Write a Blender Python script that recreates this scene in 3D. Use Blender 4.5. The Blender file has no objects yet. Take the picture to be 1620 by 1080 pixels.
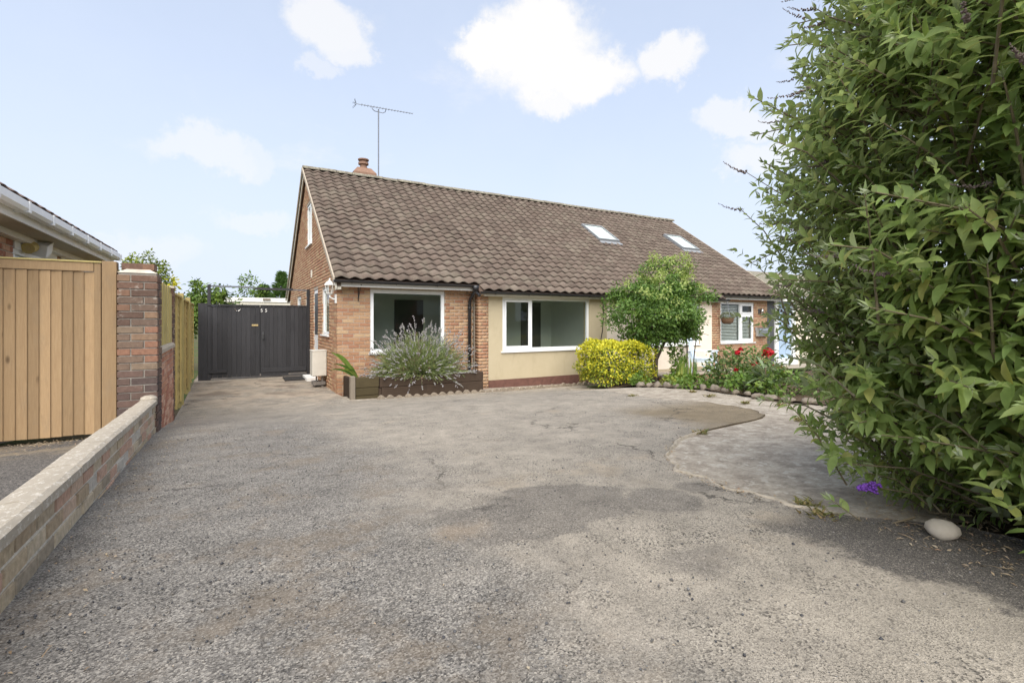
import bpy, math, random
import numpy as np
from mathutils import Vector, Matrix
R = math.radians
random.seed(7); rng = np.random.default_rng(11)
SC = bpy.context.scene
COL = SC.collection

# ------------------------------------------------------------------ camera
CAM = Vector((-1.8, -10.32, 1.47)); YAW = R(29.76)
cd = bpy.data.cameras.new('camera'); cam = bpy.data.objects.new('camera', cd); COL.objects.link(cam)
cd.sensor_width = 36.0; cd.lens = 766.4 / 1620 * 36; cd.shift_y = -33.5 / 1620
cd.clip_start = 0.05; cd.clip_end = 2000
cam.location = CAM; cam.rotation_euler = (R(90), 0, -YAW); SC.camera = cam

# ------------------------------------------------------------------ light
SUN_AZ, SUN_EL = R(207), R(47)            # azimuth clockwise from +Y, elevation
to_sun = Vector((math.sin(SUN_AZ) * math.cos(SUN_EL), math.cos(SUN_AZ) * math.cos(SUN_EL), math.sin(SUN_EL)))
sd = bpy.data.lights.new('sun', 'SUN'); sun = bpy.data.objects.new('sun', sd); COL.objects.link(sun)
sd.energy = 1.5; sd.angle = R(70); sd.color = (1.0, 0.95, 0.87)
sun.rotation_euler = (-to_sun).to_track_quat('-Z', 'Y').to_euler(); sun.location = (0, 0, 30)
SC.view_settings.view_transform = 'Standard'; SC.view_settings.look = 'None'
SC.view_settings.exposure = 1.92; SC.view_settings.gamma = 1.0; SC.view_settings.use_curve_mapping = False

class G:                                    # tiny node-graph helper
    def __init__(s, nt): s.nt = nt; s.n = nt.nodes; s.l = nt.links
    def node(s, t, **kw):
        n = s.n.new(t)
        for k, v in kw.items(): setattr(n, k, v)
        return n
    def put(s, sock, v):
        if isinstance(v, bpy.types.NodeSocket): s.l.new(v, sock)
        elif v is not None:
            if isinstance(v, tuple) and len(v) == 3 and sock.type == 'RGBA': v = v + (1,)
            sock.default_value = v
    def math(s, op, a, b=None, c=None, clamp=False):
        n = s.node('ShaderNodeMath', operation=op, use_clamp=clamp); s.put(n.inputs[0], a); s.put(n.inputs[1], b); s.put(n.inputs[2], c); return n.outputs[0]
    def vec(s, op, a, b=None, scale=None):
        n = s.node('ShaderNodeVectorMath', operation=op); s.put(n.inputs[0], a); s.put(n.inputs[1], b)
        if scale is not None: s.put(n.inputs['Scale'], scale)
        return n.outputs['Value'] if op in ('DISTANCE', 'LENGTH', 'DOT_PRODUCT') else n.outputs[0]
    def noise(s, vec, scale, detail=4, rough=.55, out='Fac', dist=0):
        n = s.node('ShaderNodeTexNoise'); s.put(n.inputs['Vector'], vec); n.inputs['Scale'].default_value = scale
        n.inputs['Detail'].default_value = detail; n.inputs['Roughness'].default_value = rough; n.inputs['Distortion'].default_value = dist
        return n.outputs[out]
    def voro(s, vec, scale, out='Color', feat='F1', rnd=1):
        n = s.node('ShaderNodeTexVoronoi', feature=feat); s.put(n.inputs['Vector'], vec); n.inputs['Scale'].default_value = scale
        n.inputs['Randomness'].default_value = rnd; return n.outputs[out]
    def ramp(s, f, stops, interp='LINEAR'):
        n = s.node('ShaderNodeValToRGB'); s.put(n.inputs[0], f); cr = n.color_ramp; cr.interpolation = interp
        while len(cr.elements) > 1: cr.elements.remove(cr.elements[-1])
        for i, (p, c) in enumerate(stops):
            e = cr.elements[0] if i == 0 else cr.elements.new(p)
            e.position = p; e.color = (c if isinstance(c, tuple) else (c, c, c)) + (1,)
        return n.outputs[0]
    def mix(s, f, a, b, mode='MIX'):
        n = s.node('ShaderNodeMix', data_type='RGBA', blend_type=mode); s.put(n.inputs[0], f); s.put(n.inputs[6], a); s.put(n.inputs[7], b); return n.outputs[2]
    def sstep(s, f, a, b):
        n = s.node('ShaderNodeMapRange', interpolation_type='SMOOTHSTEP'); s.put(n.inputs[0], f); n.inputs[1].default_value = a; n.inputs[2].default_value = b; return n.outputs[0]
    def bump(s, h, strength=.3, dist=.01, nrm=None):
        n = s.node('ShaderNodeBump'); n.inputs['Strength'].default_value = strength; n.inputs['Distance'].default_value = dist
        s.put(n.inputs['Height'], h); s.put(n.inputs['Normal'], nrm); return n.outputs[0]

# ------------------------------------------------------------------ sky
W = bpy.data.worlds.new('World'); SC.world = W; W.use_nodes = True
g = G(W.node_tree); g.n.clear()
sky = g.node('ShaderNodeTexSky', sky_type='NISHITA'); sky.sun_disc = False; sky.sun_elevation = SUN_EL; sky.sun_rotation = SUN_AZ
sky.air_density = 1.0; sky.dust_density = 1.2
bg1 = g.node('ShaderNodeBackground'); g.put(bg1.inputs[0], sky.outputs[0]); bg1.inputs[1].default_value = 0.058
D = g.vec('NORMALIZE', g.node('ShaderNodeTexCoord').outputs['Generated'])
nz = g.noise(D, 6.0, 9, .66, 'Color')
Dn = g.vec('ADD', D, g.vec('SCALE', g.vec('SUBTRACT', nz, (.5, .5, .5)), scale=.19))
sep = g.node('ShaderNodeSeparateXYZ'); g.put(sep.inputs[0], D); el = sep.outputs[2]
def cdir(px, py):
    a, b = (px - 810) / 766.4, (506.5 - py) / 766.4
    v = Vector((a * math.cos(YAW) + math.sin(YAW), -a * math.sin(YAW) + math.cos(YAW), b)); return tuple(v.normalized())
mask = None
# cumulus: (direction, angular radius, flatten, opacity)
for d, rad, fl, op in [(cdir(855, 95), .165, 1.7, 1), (cdir(930, 122), .115, 1.9, 1), (cdir(775, 85), .095, 1.7, 1), (cdir(858, 48), .105, 1.3, 1), (cdir(880, 140), .10, 2.0, .9), (cdir(1060, 105), .075, 1.4, .85),
                       (cdir(530, 45), .085, 1.2, .75), (cdir(550, 85), .06, 1.3, .7), (cdir(500, 120), .05, 2.0, .4), (cdir(315, 226), .10, 2.4, .5), (cdir(375, 240), .07, 2.6, .35), (cdir(1160, 190), .08, 2.2, .6),
                       (cdir(1190, 245), .09, 2.0, .6), (cdir(400, 345), .09, 2.8, .35), (cdir(200, 390), .14, 3.2, .3)]:
    df = g.vec('MULTIPLY', g.vec('SUBTRACT', Dn, d), (1, 1, fl))
    m = g.math('MULTIPLY', g.sstep(g.math('SUBTRACT', 1.0, g.math('DIVIDE', g.vec('LENGTH', df), rad * .93)), 0.0, .45), op)
    mask = m if mask is None else g.math('MAXIMUM', mask, m)
wide = g.sstep(g.noise(g.vec('MULTIPLY', D, (1, 1, 2.2)), 2.6, 7, .6), .56, .74)
wide = g.math('MULTIPLY', wide, .55)
veil = g.math('MULTIPLY_ADD', g.sstep(el, .75, -.05), .30, .62)
veil = g.math('ADD', veil, g.math('MULTIPLY', g.sstep(el, .35, .0), .10))
veil = g.math('ADD', veil, g.math('MULTIPLY', g.math('SUBTRACT', g.noise(D, 4.0, 5, .6), .5), .18))
mask = g.math('MAXIMUM', mask, wide)
bg2 = g.node('ShaderNodeBackground'); bg2.inputs[0].default_value = (.75, .835, 1.0, 1); bg2.inputs[1].default_value = .285
bg3 = g.node('ShaderNodeBackground'); bg3.inputs[0].default_value = (1.0, .99, .985, 1); bg3.inputs[1].default_value = .268
m1 = g.node('ShaderNodeMixShader'); g.put(m1.inputs[0], veil); g.l.new(bg1.outputs[0], m1.inputs[1]); g.l.new(bg2.outputs[0], m1.inputs[2])
m2 = g.node('ShaderNodeMixShader'); g.put(m2.inputs[0], mask); g.l.new(m1.outputs[0], m2.inputs[1]); g.l.new(bg3.outputs[0], m2.inputs[2])
wo = g.node('ShaderNodeOutputWorld'); g.l.new(m2.outputs[0], wo.inputs[0])

# ------------------------------------------------------------------ materials
def mat(name, fn, rough=.8, spec=.3, **kw):
    m = bpy.data.materials.new(name); m.use_nodes = True; gg = G(m.node_tree); gg.n.clear()
    out = gg.node('ShaderNodeOutputMaterial'); p = gg.node('ShaderNodeBsdfPrincipled')
    p.inputs['Roughness'].default_value = rough; p.inputs['Specular IOR Level'].default_value = spec
    for k, v in kw.items(): p.inputs[k].default_value = v
    geo = gg.node('ShaderNodeNewGeometry'); oi = gg.node('ShaderNodeObjectInfo')
    gg.pos = geo.outputs['Position']; gg.nrm = geo.outputs['Normal']; gg.back = geo.outputs['Backfacing']
    gg.rnd = gg.math('FRACT', gg.math('ADD', geo.outputs['Random Per Island'], oi.outputs['Random']))
    r = fn(gg)
    c, b = (r if isinstance(r, tuple) and len(r) == 2 else (r, None))
    gg.put(p.inputs['Base Color'], c)
    if b is not None: gg.put(p.inputs['Normal'], b)
    gg.p = p; gg.l.new(p.outputs[0], out.inputs[0]); m['_'] = 1
    return m
def plain(name, col, rough=.6, var=.12, scale=9, bump=0, spec=.3, **kw):
    def f(q):
        n = q.noise(q.pos, scale, 5, .6)
        c = q.mix(1.0, col, q.ramp(n, [(.25, 1 - var), (.75, 1 + var)]), 'MULTIPLY')
        return (c, q.bump(q.noise(q.pos, scale * 12, 4), bump, .004)) if bump else c
    return mat(name, f, rough, spec, **kw)
def leafmat(name, cols, under=None, trans=.25, rough=.5):
    m = bpy.data.materials.new(name); m.use_nodes = True; q = G(m.node_tree); q.n.clear()
    out = q.node('ShaderNodeOutputMaterial'); geo = q.node('ShaderNodeNewGeometry'); oi = q.node('ShaderNodeObjectInfo')
    rnd = q.math('FRACT', q.math('ADD', geo.outputs['Random Per Island'], oi.outputs['Random']))
    n = len(cols); c = q.ramp(rnd, [((i + .0) / max(1, n - 1), cols[i]) for i in range(n)])
    c = q.mix(1.0, c, q.ramp(q.noise(geo.outputs['Position'], 22, 3), [(.3, .85), (.7, 1.15)]), 'MULTIPLY')
    if under: c = q.mix(geo.outputs['Backfacing'], c, under)
    p = q.node('ShaderNodeBsdfPrincipled'); q.put(p.inputs['Base Color'], c); p.inputs['Roughness'].default_value = rough; p.inputs['Specular IOR Level'].default_value = .35
    t = q.node('ShaderNodeBsdfTranslucent'); q.put(t.inputs[0], q.mix(1.0, c, (1.25, 1.3, .6), 'MULTIPLY'))
    mx = q.node('ShaderNodeMixShader'); mx.inputs[0].default_value = trans
    q.l.new(p.outputs[0], mx.inputs[1]); q.l.new(t.outputs[0], mx.inputs[2]); q.l.new(mx.outputs[0], out.inputs[0]); return m

def brickmat(name, cols, speck=(.55, .5, .44), speck_amt=.25, bstr=.5, lo=.68, hi=1.28):
    def f(q):
        n = len(cols); c = q.ramp(q.rnd, [(i / n, cols[i]) for i in range(n)], 'CONSTANT')
        c = q.mix(1.0, c, q.ramp(q.noise(q.pos, 30, 6, .7), [(.25, lo), (.75, hi)]), 'MULTIPLY')
        c = q.mix(q.math('MULTIPLY', q.sstep(q.noise(q.pos, 14, 6, .72), .56, .72), speck_amt), c, speck)
        return c, q.bump(q.noise(q.pos, 90, 4, .7), bstr, .004)
    return mat(name, f, .9, .15)
M = {}
M['house_brick'] = brickmat('house_brick', [(.41, .245, .145), (.37, .205, .12), (.44, .28, .165), (.385, .225, .135), (.42, .255, .155), (.35, .18, .11), (.46, .315, .19), (.40, .24, .14), (.43, .27, .16), (.37, .195, .115)])
M['pier_brick'] = brickmat('pier_brick', [(.12, .078, .060), (.16, .098, .072), (.11, .078, .066), (.20, .118, .08), (.15, .105, .08), (.23, .15, .098)], (.42, .38, .33), .8)
M['red_brick'] = brickmat('red_brick', [(.42, .20, .13), (.50, .27, .18), (.38, .17, .11), (.54, .33, .23), (.46, .24, .15)], (.6, .52, .42), .45)
M['yellow_brick'] = brickmat('yellow_brick', [(.47, .375, .255), (.40, .31, .21), (.52, .43, .31), (.46, .28, .20), (.43, .35, .25), (.35, .29, .215), (.49, .32, .235), (.50, .455, .39), (.52, .38, .28)], (.62, .57, .49), .35, .7, .62, 1.3)
M['mortar'] = plain('mortar', (.42, .36, .29), .95, .2, 12, .4)
M['mortar_dark'] = plain('mortar_dark', (.33, .30, .26), .95, .25, 12, .4)
M['mortar_pale'] = plain('mortar_pale', (.52, .46, .38), .95, .25, 9, .5)
M['mortar_white'] = plain('mortar_white', (.64, .59, .51), .95, .35, 30, .8)
def f_tile(q):
    c = q.ramp(q.rnd, [(0, (.128, .098, .080)), (.35, (.158, .122, .10)), (.7, (.115, .089, .073)), (1, (.178, .14, .115))])
    c = q.mix(1.0, c, q.ramp(q.noise(q.pos, 26, 6, .7), [(.25, .72), (.75, 1.25)]), 'MULTIPLY')
    c = q.mix(q.math('MULTIPLY', q.sstep(q.noise(q.pos, 2.2, 5, .7), .46, .66), .5), c, (.205, .18, .14))
    c = q.mix(q.sstep(q.noise(q.pos, 7.0, 6, .75), .68, .72), c, (.42, .38, .30))
    c = q.mix(q.math('MULTIPLY', q.sstep(q.noise(q.pos, 5.0, 6, .75), .60, .72), .6), c, (.11, .095, .072))
    return c, q.bump(q.noise(q.pos, 110, 4, .7), .45, .004)
M['tile'] = mat('roof_tile', f_tile, .92, .12)
def f_ridge(q):
    c = q.mix(q.sstep(q.noise(q.pos, 12, 6, .7), .4, .65), (.17, .15, .12), (.31, .29, .22))
    return c, q.bump(q.noise(q.pos, 60, 4), .5, .006)
M['ridge'] = mat('ridge_tile', f_ridge, .95, .1)
M['verge'] = plain('verge_mortar', (.40, .34, .265), .9, .2, 14, .3)
def f_render(q):
    c = q.mix(q.noise(q.pos, 5, 6, .7), (.44, .37, .245), (.52, .445, .31))
    c = q.mix(q.math('MULTIPLY', q.sstep(q.noise(q.vec('MULTIPLY', q.pos, (1, 1, .35)), 3.0, 6, .7), .50, .70), .5), c, (.38, .315, .21))
    return c, q.bump(q.noise(q.pos, 130, 3, .7), .7, .006)
M['render'] = mat('cream_render', f_render, .95, .1)
M['render_pale'] = plain('pale_render', (.80, .70, .58), .95, .07, 5, .4)
M['plinth'] = plain('plinth_paint', (.14, .068, .052), .75, .25, 10, .3)
M['upvc'] = plain('white_upvc', (.82, .83, .83), .35, .03, 6, 0, .45)
M['white'] = plain('white_paint', (.80, .79, .76), .5, .05, 6)
M['cream'] = plain('cream_paint', (.70, .66, .56), .6, .1, 8)
M['black'] = plain('black_plastic', (.022, .022, .024), .35, .15, 9, 0, .5)
M['dark'] = plain('dark_void', (.02, .018, .016), .9, .1)
M['soffit'] = plain('soffit_board', (.50, .45, .37), .8, .1, 8)
M['darkwood'] = plain('soffit_wood', (.10, .068, .05), .8, .2, 10)
M['room'] = plain('room_wall', (.62, .64, .57), .9, .05, 2)
M['roomdark'] = plain('room_dark', (.10, .095, .09), .9, .1, 2)
M['steel'] = plain('brushed_steel', (.55, .54, .52), .32, .08, 30, 0, .5, Metallic=1.0)
M['iron'] = plain('aerial_metal', (.16, .17, .19), .5, .1, 20, 0, .5, Metallic=.6)
M['lead'] = plain('lead_flashing', (.24, .25, .26), .6, .15, 20)
M['terracotta'] = plain('terracotta', (.25, .15, .105), .85, .25, 25, .3)
M['clearglass'] = None
def glassmat(name, tint=(.93, .96, .95), rough=0.0, ior=1.5):
    m = bpy.data.materials.new(name); m.use_nodes = True; q = G(m.node_tree); q.n.clear()
    out = q.node('ShaderNodeOutputMaterial'); t = q.node('ShaderNodeBsdfTransparent'); t.inputs[0].default_value = tint + (1,)
    s = q.node('ShaderNodeBsdfGlossy'); s.inputs['Roughness'].default_value = rough
    f = q.node('ShaderNodeFresnel'); f.inputs[0].default_value = ior
    mx = q.node('ShaderNodeMixShader'); q.put(mx.inputs[0], q.math('MULTIPLY', f.outputs[0], q.math('SUBTRACT', 1.0, q.node('ShaderNodeNewGeometry').outputs['Backfacing']))); q.l.new(t.outputs[0], mx.inputs[1]); q.l.new(s.outputs[0], mx.inputs[2]); q.l.new(mx.outputs[0], out.inputs[0]); return m
M['glass'] = glassmat('window_glass')
def f_wood(base, dark, grain=(14, 14, 1.2), knots=True):
    def f(q):
        v = q.vec('ADD', q.pos, q.vec('SCALE', (1.0, .37, .71), scale=q.math('MULTIPLY', q.rnd, 37.0)))
        n = q.noise(q.vec('MULTIPLY', v, grain), 4.0, 6, .65, dist=1.2)
        c = q.mix(n, dark, base)
        c = q.mix(1.0, c, q.ramp(q.rnd, [(0, .80), (1, 1.16)]), 'MULTIPLY')
        c = q.mix(q.math('MULTIPLY', q.sstep(q.noise(q.vec('MULTIPLY', q.pos, (3, 3, 1.2)), 2.0, 6, .7), .5, .72), .35), c, (.22, .17, .115) if knots else tuple(x * .6 for x in dark))
        if knots:
            k = q.voro(q.vec('MULTIPLY', v, (7, 7, 3.0)), 1.0, 'Distance')
            c = q.mix(q.math('MULTIPLY', q.math('MULTIPLY', q.sstep(k, .17, .05), q.sstep(q.noise(v, 2.5, 2), .45, .55)), .85), c, tuple(x * .38 for x in dark))
        return c, q.bump(n, .25, .004)
    return f
M['fence'] = mat('new_fence_timber', f_wood((.42, .295, .165), (.245, .155, .083)), .8, .2)
M['fence_yellow'] = mat('yellow_fence_timber', f_wood((.53, .44, .19), (.37, .30, .12)), .8, .2)
M['fence_lap'] = mat('lap_fence_timber', f_wood((.60, .48, .20), (.40, .30, .115)), .85, .2)
M['gatewood'] = mat('black_gate_timber', f_wood((.060, .060, .065), (.018, .018, .020), (18, 18, .9), False), .7, .3)
M['sleeper'] = mat('old_sleeper_timber', f_wood((.085, .058, .040), (.030, .022, .017), (1.2, 14, 14), False), .9, .15)
M['sleeper_moss'] = mat('mossy_sleeper_timber', f_wood((.115, .09, .045), (.045, .036, .022), (1.2, 14, 14), False), .9, .15)
M['greywood'] = mat('grey_post_timber', f_wood((.27, .23, .18), (.15, .125, .10), (14, 14, 1.2), False), .9, .15)
M['stone'] = plain('edging_concrete', (.25, .205, .155), .95, .3, 22, .6)
def f_pebble(q):
    return q.mix(q.noise(q.pos, 28, 6, .7), (.36, .31, .245), (.52, .47, .39)), q.bump(q.noise(q.pos, 60, 4), .4, .004)
M['pebble'] = mat('pale_stone', f_pebble, .9, .15)
M['rock'] = plain('bed_rock', (.22, .185, .145), .95, .3, 18, .7)

# ground materials --------------------------------------------------
def blob(q, x, y, rx, ry, soft=.5, amp=.35, sc=1.6):
    """ragged patch: 1 inside an ellipse, 0 outside"""
    off = q.vec('SCALE', q.vec('SUBTRACT', q.noise(q.pos, sc, 5, .65, 'Color'), (.5, .5, .5)), scale=amp * 2)
    d = q.vec('MULTIPLY', q.vec('SUBTRACT', q.vec('ADD', q.pos, off), (x, y, 0)), (1 / rx, 1 / ry, 0))
    return q.sstep(q.vec('LENGTH', d), 1.0, 1 - soft)
def f_drive(q):
    p2 = q.vec('MULTIPLY', q.pos, (1, 1, .3))
    cell = q.voro(p2, 185, 'Color'); cb = q.node('ShaderNodeSeparateColor'); q.put(cb.inputs[0], cell)
    cell2 = q.voro(p2, 320, 'Color'); cb2 = q.node('ShaderNodeSeparateColor'); q.put(cb2.inputs[0], cell2)
    chip = q.ramp(cb.outputs[0], [(0, (.03, .028, .026)), (.2, (.085, .078, .07)), (.34, (.215, .195, .168)), (.8, (.29, .262, .222)), (1, (.38, .345, .298))])
    fine = q.ramp(cb2.outputs[0], [(0, (.05, .045, .04)), (.18, (.16, .145, .125)), (.45, (.265, .238, .203)), (1, (.37, .335, .285))])
    c = q.mix(q.sstep(q.noise(q.pos, 6, 5, .65), .36, .64), chip, fine)
    dusty = q.sstep(q.noise(q.pos, 1.1, 7, .68), .38, .64)
    c = q.mix(q.math('MULTIPLY', dusty, .36), c, (.335, .298, .25))
    worn = q.sstep(q.noise(q.vec('ADD', q.pos, (11, 5, 0)), .9, 7, .70), .52, .66)
    c = q.mix(q.math('MULTIPLY', worn, .42), c, q.mix(.5, chip, (.12, .108, .095)))
    tan = q.sstep(q.noise(q.vec('ADD', q.pos, (3, 17, 0)), 1.7, 6, .66), .56, .70)
    c = q.mix(q.math('MULTIPLY', tan, .38), c, (.31, .255, .19))
    fleck = q.math('MULTIPLY', q.sstep(cb.outputs[1], .955, .985), q.sstep(q.noise(q.pos, 3, 3), .3, .6))
    sepp = q.node('ShaderNodeSeparateXYZ'); q.put(sepp.inputs[0], q.pos)
    # loose dark chippings along the garden wall
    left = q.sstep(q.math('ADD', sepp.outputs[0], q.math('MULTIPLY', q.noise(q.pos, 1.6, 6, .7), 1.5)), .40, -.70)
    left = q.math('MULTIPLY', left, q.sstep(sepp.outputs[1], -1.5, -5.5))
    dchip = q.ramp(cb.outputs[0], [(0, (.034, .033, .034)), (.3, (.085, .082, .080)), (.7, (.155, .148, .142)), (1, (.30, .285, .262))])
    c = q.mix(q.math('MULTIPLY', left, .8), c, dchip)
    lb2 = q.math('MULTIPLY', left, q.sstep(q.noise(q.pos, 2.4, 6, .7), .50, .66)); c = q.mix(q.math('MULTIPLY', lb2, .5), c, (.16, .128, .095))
    # tar patches and worn stains
    tar = q.math('MAXIMUM', q.math('MULTIPLY', blob(q, -.52, -8.32, .62, .34, .22, .4, 2.4), .72), q.math('MULTIPLY', blob(q, .12, -8.55, .22, .26, .3, .12, 3), .72))
    tar = q.math('MAXIMUM', tar, q.math('MULTIPLY', blob(q, -.28, -9.12, .2, .16, .6, .12, 4), .6))
    tar = q.math('MAXIMUM', tar, q.math('MULTIPLY', blob(q, .40, -8.5, .12, .14, .4, .1, 4), .6))
    tar = q.math('MAXIMUM', tar, q.math('MULTIPLY', blob(q, -2.25, -9.0, .5, 1.2, .7, .3), .25))
    tarcol = q.mix(.45, q.ramp(cb.outputs[0], [(0, (.05, .048, .047)), (.6, (.13, .12, .11)), (1, (.26, .24, .22))]), (.12, .108, .095))
    c = q.mix(tar, c, tarcol)
    # newer black tarmac next to the planting bed
    bedx = q.math('ADD', sepp.outputs[0], q.math('MULTIPLY', q.math('SUBTRACT', q.noise(q.pos, 4.5, 7, .7), .5), .42))
    nb = q.math('MULTIPLY', q.sstep(bedx, .16, .24), q.sstep(sepp.outputs[1], -8.95, -9.15))
    nbc = q.ramp(cb2.outputs[0], [(0, (.035, .034, .036)), (.55, (.075, .069, .064)), (.9, (.13, .12, .11)), (1, (.25, .225, .20))])
    c = q.mix(q.math('MULTIPLY', nb, .88), c, nbc)
    # brown silted strip where the tarmac tongue meets the path
    brown = q.sstep(q.math('ADD', sepp.outputs[0], q.math('MULTIPLY', q.math('SUBTRACT', q.noise(q.pos, 2.2, 5, .65), .5), 1.1)), 1.75, 2.35)
    brown = q.math('MULTIPLY', brown, q.sstep(sepp.outputs[1], -5.6, -6.5))
    c = q.mix(q.math('MULTIPLY', brown, .85), c, q.mix(q.noise(q.pos, 60, 4, .7), (.10, .078, .048), (.24, .19, .125)))
    # silt at the house end
    silt = q.math('MULTIPLY', q.sstep(sepp.outputs[1], -1.8, .6), q.sstep(q.noise(q.pos, 1.2, 5, .65), .40, .58))
    c = q.mix(q.math('MULTIPLY', silt, .7), c, (.34, .285, .225))
    old = q.math('MULTIPLY', q.sstep(sepp.outputs[1], -1.2, 1.0), q.sstep(q.noise(q.vec('ADD', q.pos, (7, 3, 0)), 1.5, 5, .65), .5, .62))
    c = q.mix(q.math('MULTIPLY', old, .65), c, (.13, .105, .085))
    c = q.mix(q.math('MULTIPLY', fleck, .5), c, (.42, .38, .33))
    c = q.mix(q.math('MULTIPLY', blob(q, -.95, -8.35, .2, .14, .95, .2, 6), .25), c, (.36, .27, .18))
    c = q.mix(1.0, c, q.ramp(q.noise(q.pos, 5, 6, .68), [(.3, (.90, .885, .855)), (.7, (1.34, 1.31, 1.255))]), 'MULTIPLY')
    ck = q.voro(q.vec('ADD', q.pos, q.vec('SCALE', q.noise(q.pos, 2.5, 6, .7, 'Color'), scale=.5)), .75, 'Distance', 'DISTANCE_TO_EDGE')
    c = q.mix(q.math('MULTIPLY', q.math('MULTIPLY', q.sstep(ck, .011, .003), q.sstep(q.noise(q.pos, .9, 4), .5, .6)), .75), c, (.05, .044, .038))
    h = q.math('ADD', q.voro(p2, 185, 'Distance'), q.math('MULTIPLY', q.voro(p2, 320, 'Distance'), .6))
    return c, q.bump(h, .42, .005)
M['drive'] = mat('worn_tarmac', f_drive, .92, .15)
def f_conc(q):
    n = q.noise(q.pos, 5.5, 8, .75)
    c = q.mix(q.sstep(n, .3, .7), (.225, .185, .145), (.44, .385, .31))
    c = q.mix(1.0, c, q.ramp(q.noise(q.pos, 45, 5, .7), [(.25, .72), (.75, 1.25)]), 'MULTIPLY')
    lich = q.sstep(q.noise(q.vec('MULTIPLY', q.pos, (1, 1, 0)), 11, 7, .74), .52, .60)
    lich = q.math('MULTIPLY', lich, q.sstep(q.noise(q.pos, 1.3, 3), .35, .55))
    c = q.mix(q.math('MULTIPLY', lich, .75), c, (.52, .475, .40))
    sepp = q.node('ShaderNodeSeparateXYZ'); q.put(sepp.inputs[0], q.pos)
    # pale trowelled margin and cracks
    cr = q.voro(q.vec('ADD', q.pos, q.vec('SCALE', q.noise(q.pos, 3, 4, .6, 'Color'), scale=.35)), .55, 'Distance', 'DISTANCE_TO_EDGE')
    c = q.mix(q.math('MULTIPLY', q.sstep(cr, .012, .002), .35), c, (.50, .44, .36))
    return c, q.bump(q.math('ADD', q.noise(q.pos, 60, 5, .7), q.math('MULTIPLY', lich, .3)), .35, .006)
M['concrete'] = mat('old_concrete', f_conc, .92, .15)
M['concrete_edge'] = plain('pale_concrete_edge', (.40, .345, .27), .95, .25, 14, .5)
def f_soil(q):
    c = q.mix(q.noise(q.pos, 18, 7, .75), (.055, .038, .026), (.17, .125, .085))
    return c, q.bump(q.noise(q.pos, 40, 6, .7), 1.0, .02)
M['soil'] = mat('dry_soil', f_soil, .98, .05)
def f_ground(q):
    c = q.mix(q.sstep(q.noise(q.pos, .5, 6, .7), .4, .6), (.11, .09, .06), (.075, .105, .035))
    return c, q.bump(q.noise(q.pos, 25, 6, .7), .8, .02)
M['ground'] = mat('rough_ground', f_ground, .98, .05)
def f_nb(q):
    v = q.voro(q.pos, 120, 'Color'); s = q.node('ShaderNodeSeparateColor'); q.put(s.inputs[0], v)
    c = q.ramp(s.outputs[0], [(0, (.05, .047, .045)), (.5, (.105, .098, .09)), (1, (.20, .18, .16))])
    sp = q.node('ShaderNodeSeparateXYZ'); q.put(sp.inputs[0], q.pos)
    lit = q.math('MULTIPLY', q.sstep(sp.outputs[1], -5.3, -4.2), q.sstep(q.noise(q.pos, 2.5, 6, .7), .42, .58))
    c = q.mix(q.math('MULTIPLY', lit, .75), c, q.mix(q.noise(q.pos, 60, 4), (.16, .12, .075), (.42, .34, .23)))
    return c, q.bump(q.voro(q.pos, 120, 'Distance'), .5, .004)
M['tarmac_dark'] = mat('dark_tarmac', f_nb, .9, .2)
def f_coping(q):
    c = q.mix(q.noise(q.pos, 6, 6, .7), (.30, .26, .205), (.43, .38, .31))
    c = q.mix(q.math('MULTIPLY', q.sstep(q.noise(q.vec('MULTIPLY', q.pos, (1, .6, 1)), 42, 6, .72), .53, .62), .7), c, (.58, .535, .465))
    c = q.mix(q.math('MULTIPLY', q.sstep(q.noise(q.vec('ADD', q.pos, (3, 1, 0)), 17, 6, .75), .60, .70), .7), c, (.22, .19, .15))
    return c, q.bump(q.noise(q.pos, 55, 5, .7), .6, .006)
M['coping'] = mat('lichen_coping', f_coping, .95, .12)
# foliage
M['bud'] = leafmat('buddleia_leaf', [(.13, .195, .05), (.235, .315, .088), (.175, .255, .065), (.32, .39, .135), (.19, .275, .082), (.38, .38, .12)], (.34, .39, .24), .42, .6)
M['budtip'] = leafmat('buddleia_tip', [(.24, .31, .13), (.30, .36, .18)], (.32, .36, .24), .3)
M['stem'] = plain('shrub_stem', (.16, .13, .08), .8, .2, 30)
M['bark'] = plain('bark', (.10, .078, .055), .95, .35, 25, .8)
M['spent'] = plain('spent_flower', (.17, .13, .12), .9, .3, 60)
M['purple'] = plain('purple_flower', (.17, .06, .36), .7, .3, 60)
M['maple'] = leafmat('small_tree_leaf', [(.055, .115, .022), (.105, .195, .036), (.165, .265, .058), (.08, .155, .03)], None, .28, .45)
M['mapletip'] = leafmat('small_tree_tip', [(.33, .42, .12), (.40, .45, .16), (.28, .38, .10)], None, .35, .5)
M['gold'] = leafmat('golden_leaf', [(.58, .52, .03), (.66, .60, .045), (.46, .48, .04), (.60, .54, .05)], None, .25, .45)
M['goldgreen'] = leafmat('golden_green_leaf', [(.17, .23, .025), (.29, .32, .03), (.11, .17, .022), (.23, .28, .03)], None, .25, .45)
M['lav'] = leafmat('lavender_leaf', [(.16, .21, .085), (.24, .29, .11), (.20, .25, .13), (.31, .34, .10)], None, .2, .7)
M['lavfl'] = leafmat('lavender_flower', [(.33, .31, .32), (.42, .40, .41), (.28, .26, .26), (.40, .385, .345)], None, .15, .8)
M['lavdry'] = leafmat('dry_lavender', [(.26, .17, .12), (.34, .25, .18), (.22, .15, .11)], None, .1, .9)
M['strap'] = leafmat('strap_leaf', [(.07, .14, .025), (.14, .23, .04), (.30, .32, .08)], None, .25, .45)
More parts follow.
